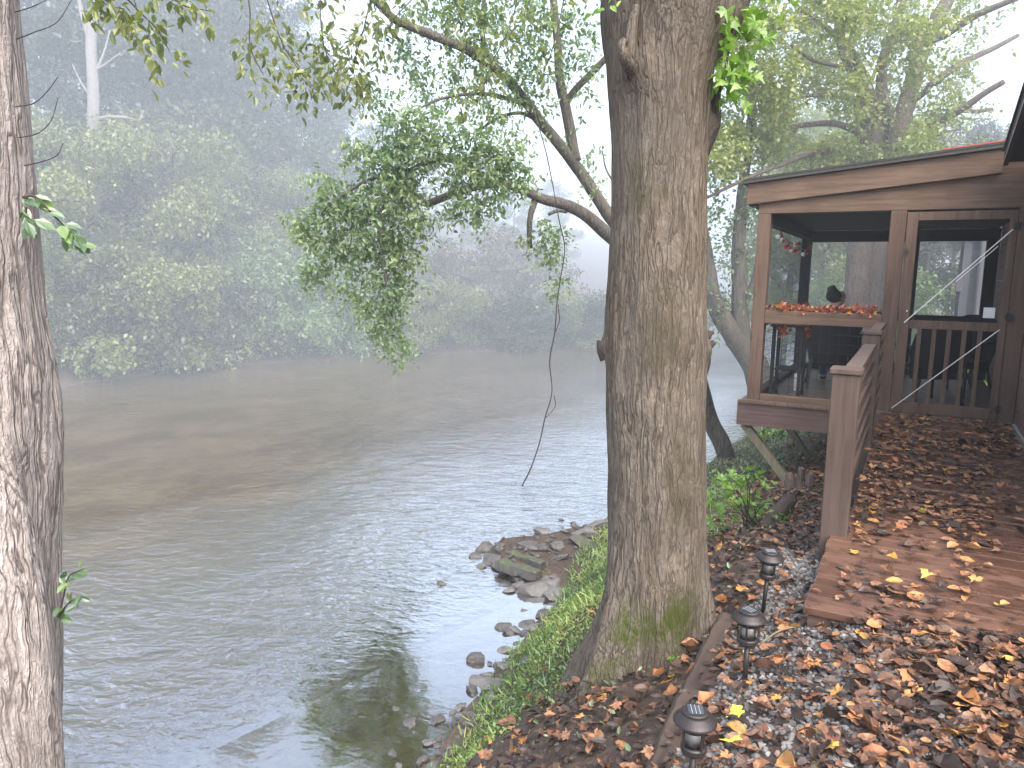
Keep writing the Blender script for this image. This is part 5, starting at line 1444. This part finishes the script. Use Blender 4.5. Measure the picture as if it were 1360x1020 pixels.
rock(712, 787, 40, 18, RP, 'large grey slab on the lower side of the spit', flat=.45, z=-1.55)
rock(735, 793, 34, 22, RP, 'tilted grey slab against the green bank', flat=.4, ang=.5, z=-1.52)
rock(728, 774, 34, 10, RP, 'thin grey slab above the large slab', flat=.25, z=-1.5)
rock(802, 741, 14, 14, RP, 'pale stone half sunk in the green bank by the trunk', z=-1.3)
def slab_beam(a, b, w_, h_, m, label):
    pa, pb = onz(*a, -1.52), onz(*b, -1.48)
    gs_ = G()
    n = 14
    ps = [pa+(pb-pa)*t+np.array([0, 0, .02*mnoise.noise(Vector((t*4, 1, 0)))]) for t in np.linspace(0, 1, n)]
    d = (pb-pa)/np.linalg.norm(pb-pa); sd_ = np.cross(d, [0, 0, 1.]); sd_ /= np.linalg.norm(sd_)
    vs = []
    for i, p in enumerate(ps):
        k_ = 1+.18*mnoise.noise(Vector((i*.7, 5, w_*9)))
        if i in (0, n-1): k_ *= .8
        for u, v_ in ((-1, -1), (1, -1), (1.0, .7), (.55, 1), (-.5, 1), (-1, .6)):
            vs.append(p+sd_*u*w_/2*k_*(1+.1*mnoise.noise(Vector((i*1.3, u*3, v_)))) + np.array([0, 0, v_*h_/2*k_]))
    f = [(i*6+k, i*6+(k+1) % 6, (i+1)*6+(k+1) % 6, (i+1)*6+k) for i in range(n-1) for k in range(6)]+[(5, 4, 3, 2, 1, 0), tuple((n-1)*6+k for k in range(6))]
    gs_.add(vs, f)
    solo('stone_slab', gs_, m, label, 'slab', tuple(pa), 'mossy slabs on the rock spit')
slab_beam((676, 736), (722, 751), .10, .09, RM, 'mossy long stone slab on the rock spit, upper of the two')
slab_beam((662, 748), (716, 764), .12, .10, RM, 'mossy long stone slab on the rock spit, lower of the two')
GW2 = 'small dark stones along the near waterline'
for i in range(26):
    t = i/25
    px, py = np.interp(t, [0, .3, .55, .8, 1], [735, 712, 690, 640, 560]), np.interp(t, [0, .3, .55, .8, 1], [800, 850, 893, 945, 985])
    rock(px-rs.uniform(0, 55), py+rs.uniform(-14, 22), rs.uniform(9, 26), 10, RK if i % 3 else RP, 'small dark wet stone lying along the waterline below the green bank', GW2, flat=rs.uniform(.25, .5), ang=rs.uniform(-1, 1))
for (px, py, w_, lb_) in ((668, 756, 30, 'dark flat slab half under water on the lower edge of the rock spit'), (655, 745, 34, 'long dark slab beside the outer mossy slabs'), (690, 768, 26, 'dark stone on the mud just below the mossy slabs'), (745, 742, 24, 'brown stone on the mud near the top of the green bank'), (752, 706, 16, 'dark stone standing in shallow water left of the pale rounded slabs')):
    rock(px, py, w_, 10, RK, lb_, flat=.35, ang=.15)
# driftwood at the pool edge and a log on the slope
gw_ = G()
limb(gw_, [onz(700, 876, -1.58), onz(712, 868, -1.5), onz(716, 857, -1.45)], .03, .015, 7, 5, .3, 2)
limb(gw_, [onz(688, 862, -1.56), onz(700, 866, -1.53), onz(711, 868, -1.5)], .02, .028, 7, 5, .4, 3)
solo('driftwood', gw_, M['twig'], 'dark driftwood stump at the pool edge below the green bank', 'driftwood', tuple(onz(700, 876, -1.58)), smooth=True)
gw_ = G()
la = onz(1020, 700, -.5)
for _ in range(6): la = onz(1015, 706, hz(la[0], la[1]))
lb_ = onz(1048, 672, hz(*onz(1048, 672, -.6)[:2]))
limb(gw_, [la+np.array([0, 0, .02]), (la+lb_)/2+np.array([0, 0, .03]), lb_+np.array([0, 0, .05])], .05, .07, 10, 5, .3, 4)
solo('rotting_log', gw_, M['timber'], 'short dark log lying in litter right of the leafy plant', 'log', tuple(la), smooth=True)
sp0 = onz(1062, 650, -.8)
for _ in range(6): sp0 = onz(1062, 650, hz(sp0[0], sp0[1]))
stp = thing('tree_stump', 'small broken stump between the porch struts', 'stump', tuple(sp0))
for dx_, hh_ in ((0, .24), (-.09, .17), (.08, .2)):
    gw_ = G(); limb(gw_, [sp0+np.array([dx_, 0, -.12]), sp0+np.array([dx_*1.1, 0, .08]), sp0+np.array([dx_*1.3, 0, hh_])], .065, .03, 9, 5, .35, int(hh_*100))
    part('splintered_stem', gw_, M['bark_brown'], stp, True)
# fallen sticks on the bank
for i, (a, b, lb2) in enumerate((((735, 868), (785, 815), 'thin dead branch lying on the green bank left of the trunk'), ((1010, 855), (1060, 832), 'pale thin stick on gravel behind the middle path light'), ((690, 915), (716, 905), 'short stick at the lower edge of the green bank'))):
    z_ = (-1.0, -.12, -1.2)[i]
    pa, pb = onz(*a, z_), onz(*b, z_)
    for _ in range(8):
        pa = onz(*a, hz(pa[0], pa[1])+.02); pb = onz(*b, hz(pb[0], pb[1])+.03)
    gk = G(); limb(gk, [pa, (pa+pb)/2+np.array([0, 0, .02]), pb], .005, .003, 6, 5, .3, i)
    solo('stick', gk, M['twig' if i != 1 else 'strut'], lb2, 'stick', tuple(pa), smooth=True)

# ------------------------------------------------------------------ edging timber and path lights
ge = G()
n = 40
for (x0, y0, x1, y1) in ((-.585, 1.2, -.68, 3.5),):
    vs = []
    for i in range(n):
        t = i/(n-1)
        x, y = x0+(x1-x0)*t, y0+(y1-y0)*t
        z = hz(-.62, y)-.008
        for u, v_ in ((-.045, -.1), (.045, -.1), (.046, .018), (.032, .032), (-.03, .033), (-.046, .016)):
            j = .012*mnoise.noise(Vector((i*.9, u*40, v_*30)))
            vs.append((x+u+j, y, z+v_+j*.6))
    ge.add(vs, [(i*6+k, i*6+(k+1) % 6, (i+1)*6+(k+1) % 6, (i+1)*6+k) for i in range(n-1) for k in range(6)]+[(5, 4, 3, 2, 1, 0), tuple((n-1)*6+k for k in range(6))])
solo('edging_timber', ge, M['timber'], 'weathered timber edging laid between the big tree and the gravel', 'timber', (-.65, 2.4, -.15))

def path_light(label, loc, rz_, lean_):
    t = thing('path_light', label, 'path light', (0, 0, 0), 'solar path lights along the gravel edge')
    part('stake', G().tube([(0, 0, -.08), (0, 0, .13)], .0105, 12), M['metal_brown'], t, True)
    part('base_ring', G().lathe([(.012, .118), (.034, .122), (.041, .132), (.041, .146), (.037, .150), (.0, .150)], (0, 0, 0), 24), M['metal_brown'], t)
    part('glass', G().lathe([(.030, .151), (.030, .2), (.033, .222)], (0, 0, 0), 24), M['glass'], t, True)
    cg = G()
    for k in range(4):
        a = k*math.pi/2+.5
        cg.bar((.038*math.cos(a), .038*math.sin(a), .147), (.041*math.cos(a), .041*math.sin(a), .228), .007, .005, (math.cos(a), math.sin(a), .05))
    cg.lathe([(.033, .205), (.0425, .205), (.0425, .211), (.033, .211)], (0, 0, 0), 24)
    part('cage', cg, M['metal_brown'], t)
    part('lamp_core', G().lathe([(.024, .152), (.025, .172), (.02, .2), (.0, .204)], (0, 0, 0), 14), M['white'], t, True)
    cap = part('cap', G().lathe([(.040, .222), (.064, .226), (.068, .230), (.067, .235), (.060, .243), (.046, .254), (.042, .256), (.042, .264), (.038, .267), (.0, .267)], (0, 0, 0), 36), M['metal_brown'], t)
    sp = G().box(-.024, .024, -.024, .024, .2672, .2692)
    part('solar_panel', sp, M['solar'], cap)
    pg_ = G()
    for k in (-.012, 0, .012): pg_.box(k-.0006, k+.0006, -.024, .024, .2693, .2697)
    part('grid_line', pg_, M['rod'], cap)
    t.location = loc; t.rotation_euler = (lean_[0], lean_[1], rz_)
    return t
p2 = onz(990, 893, -.15)
pl1 = path_light('solar path light nearest to the camera, its stake cut by the bottom edge', (0, 0, 0), .4, (0, 0))
def place(o, px_top, py_top, px_b, py_b):
    b = onz(px_b, py_b, -.14)
    o.location = (b[0], b[1], b[2])
    return o
place(pl1, 0, 0, 918, 1046); pl1.scale = (.96,)*3
pl2 = dup(pl1, (0, 0, 0), 1.1, .98, 'solar path light in the middle, beside the foot of the big tree'); place(pl2, 0, 0, 990, 893)
pl3 = dup(pl1, (0, 0, 0), 2.0, .96, 'solar path light farthest away, leaning beside the walkway corner'); place(pl3, 0, 0, 1015, 797)
pl3.rotation_euler = (R(2), R(-4), 2.0)
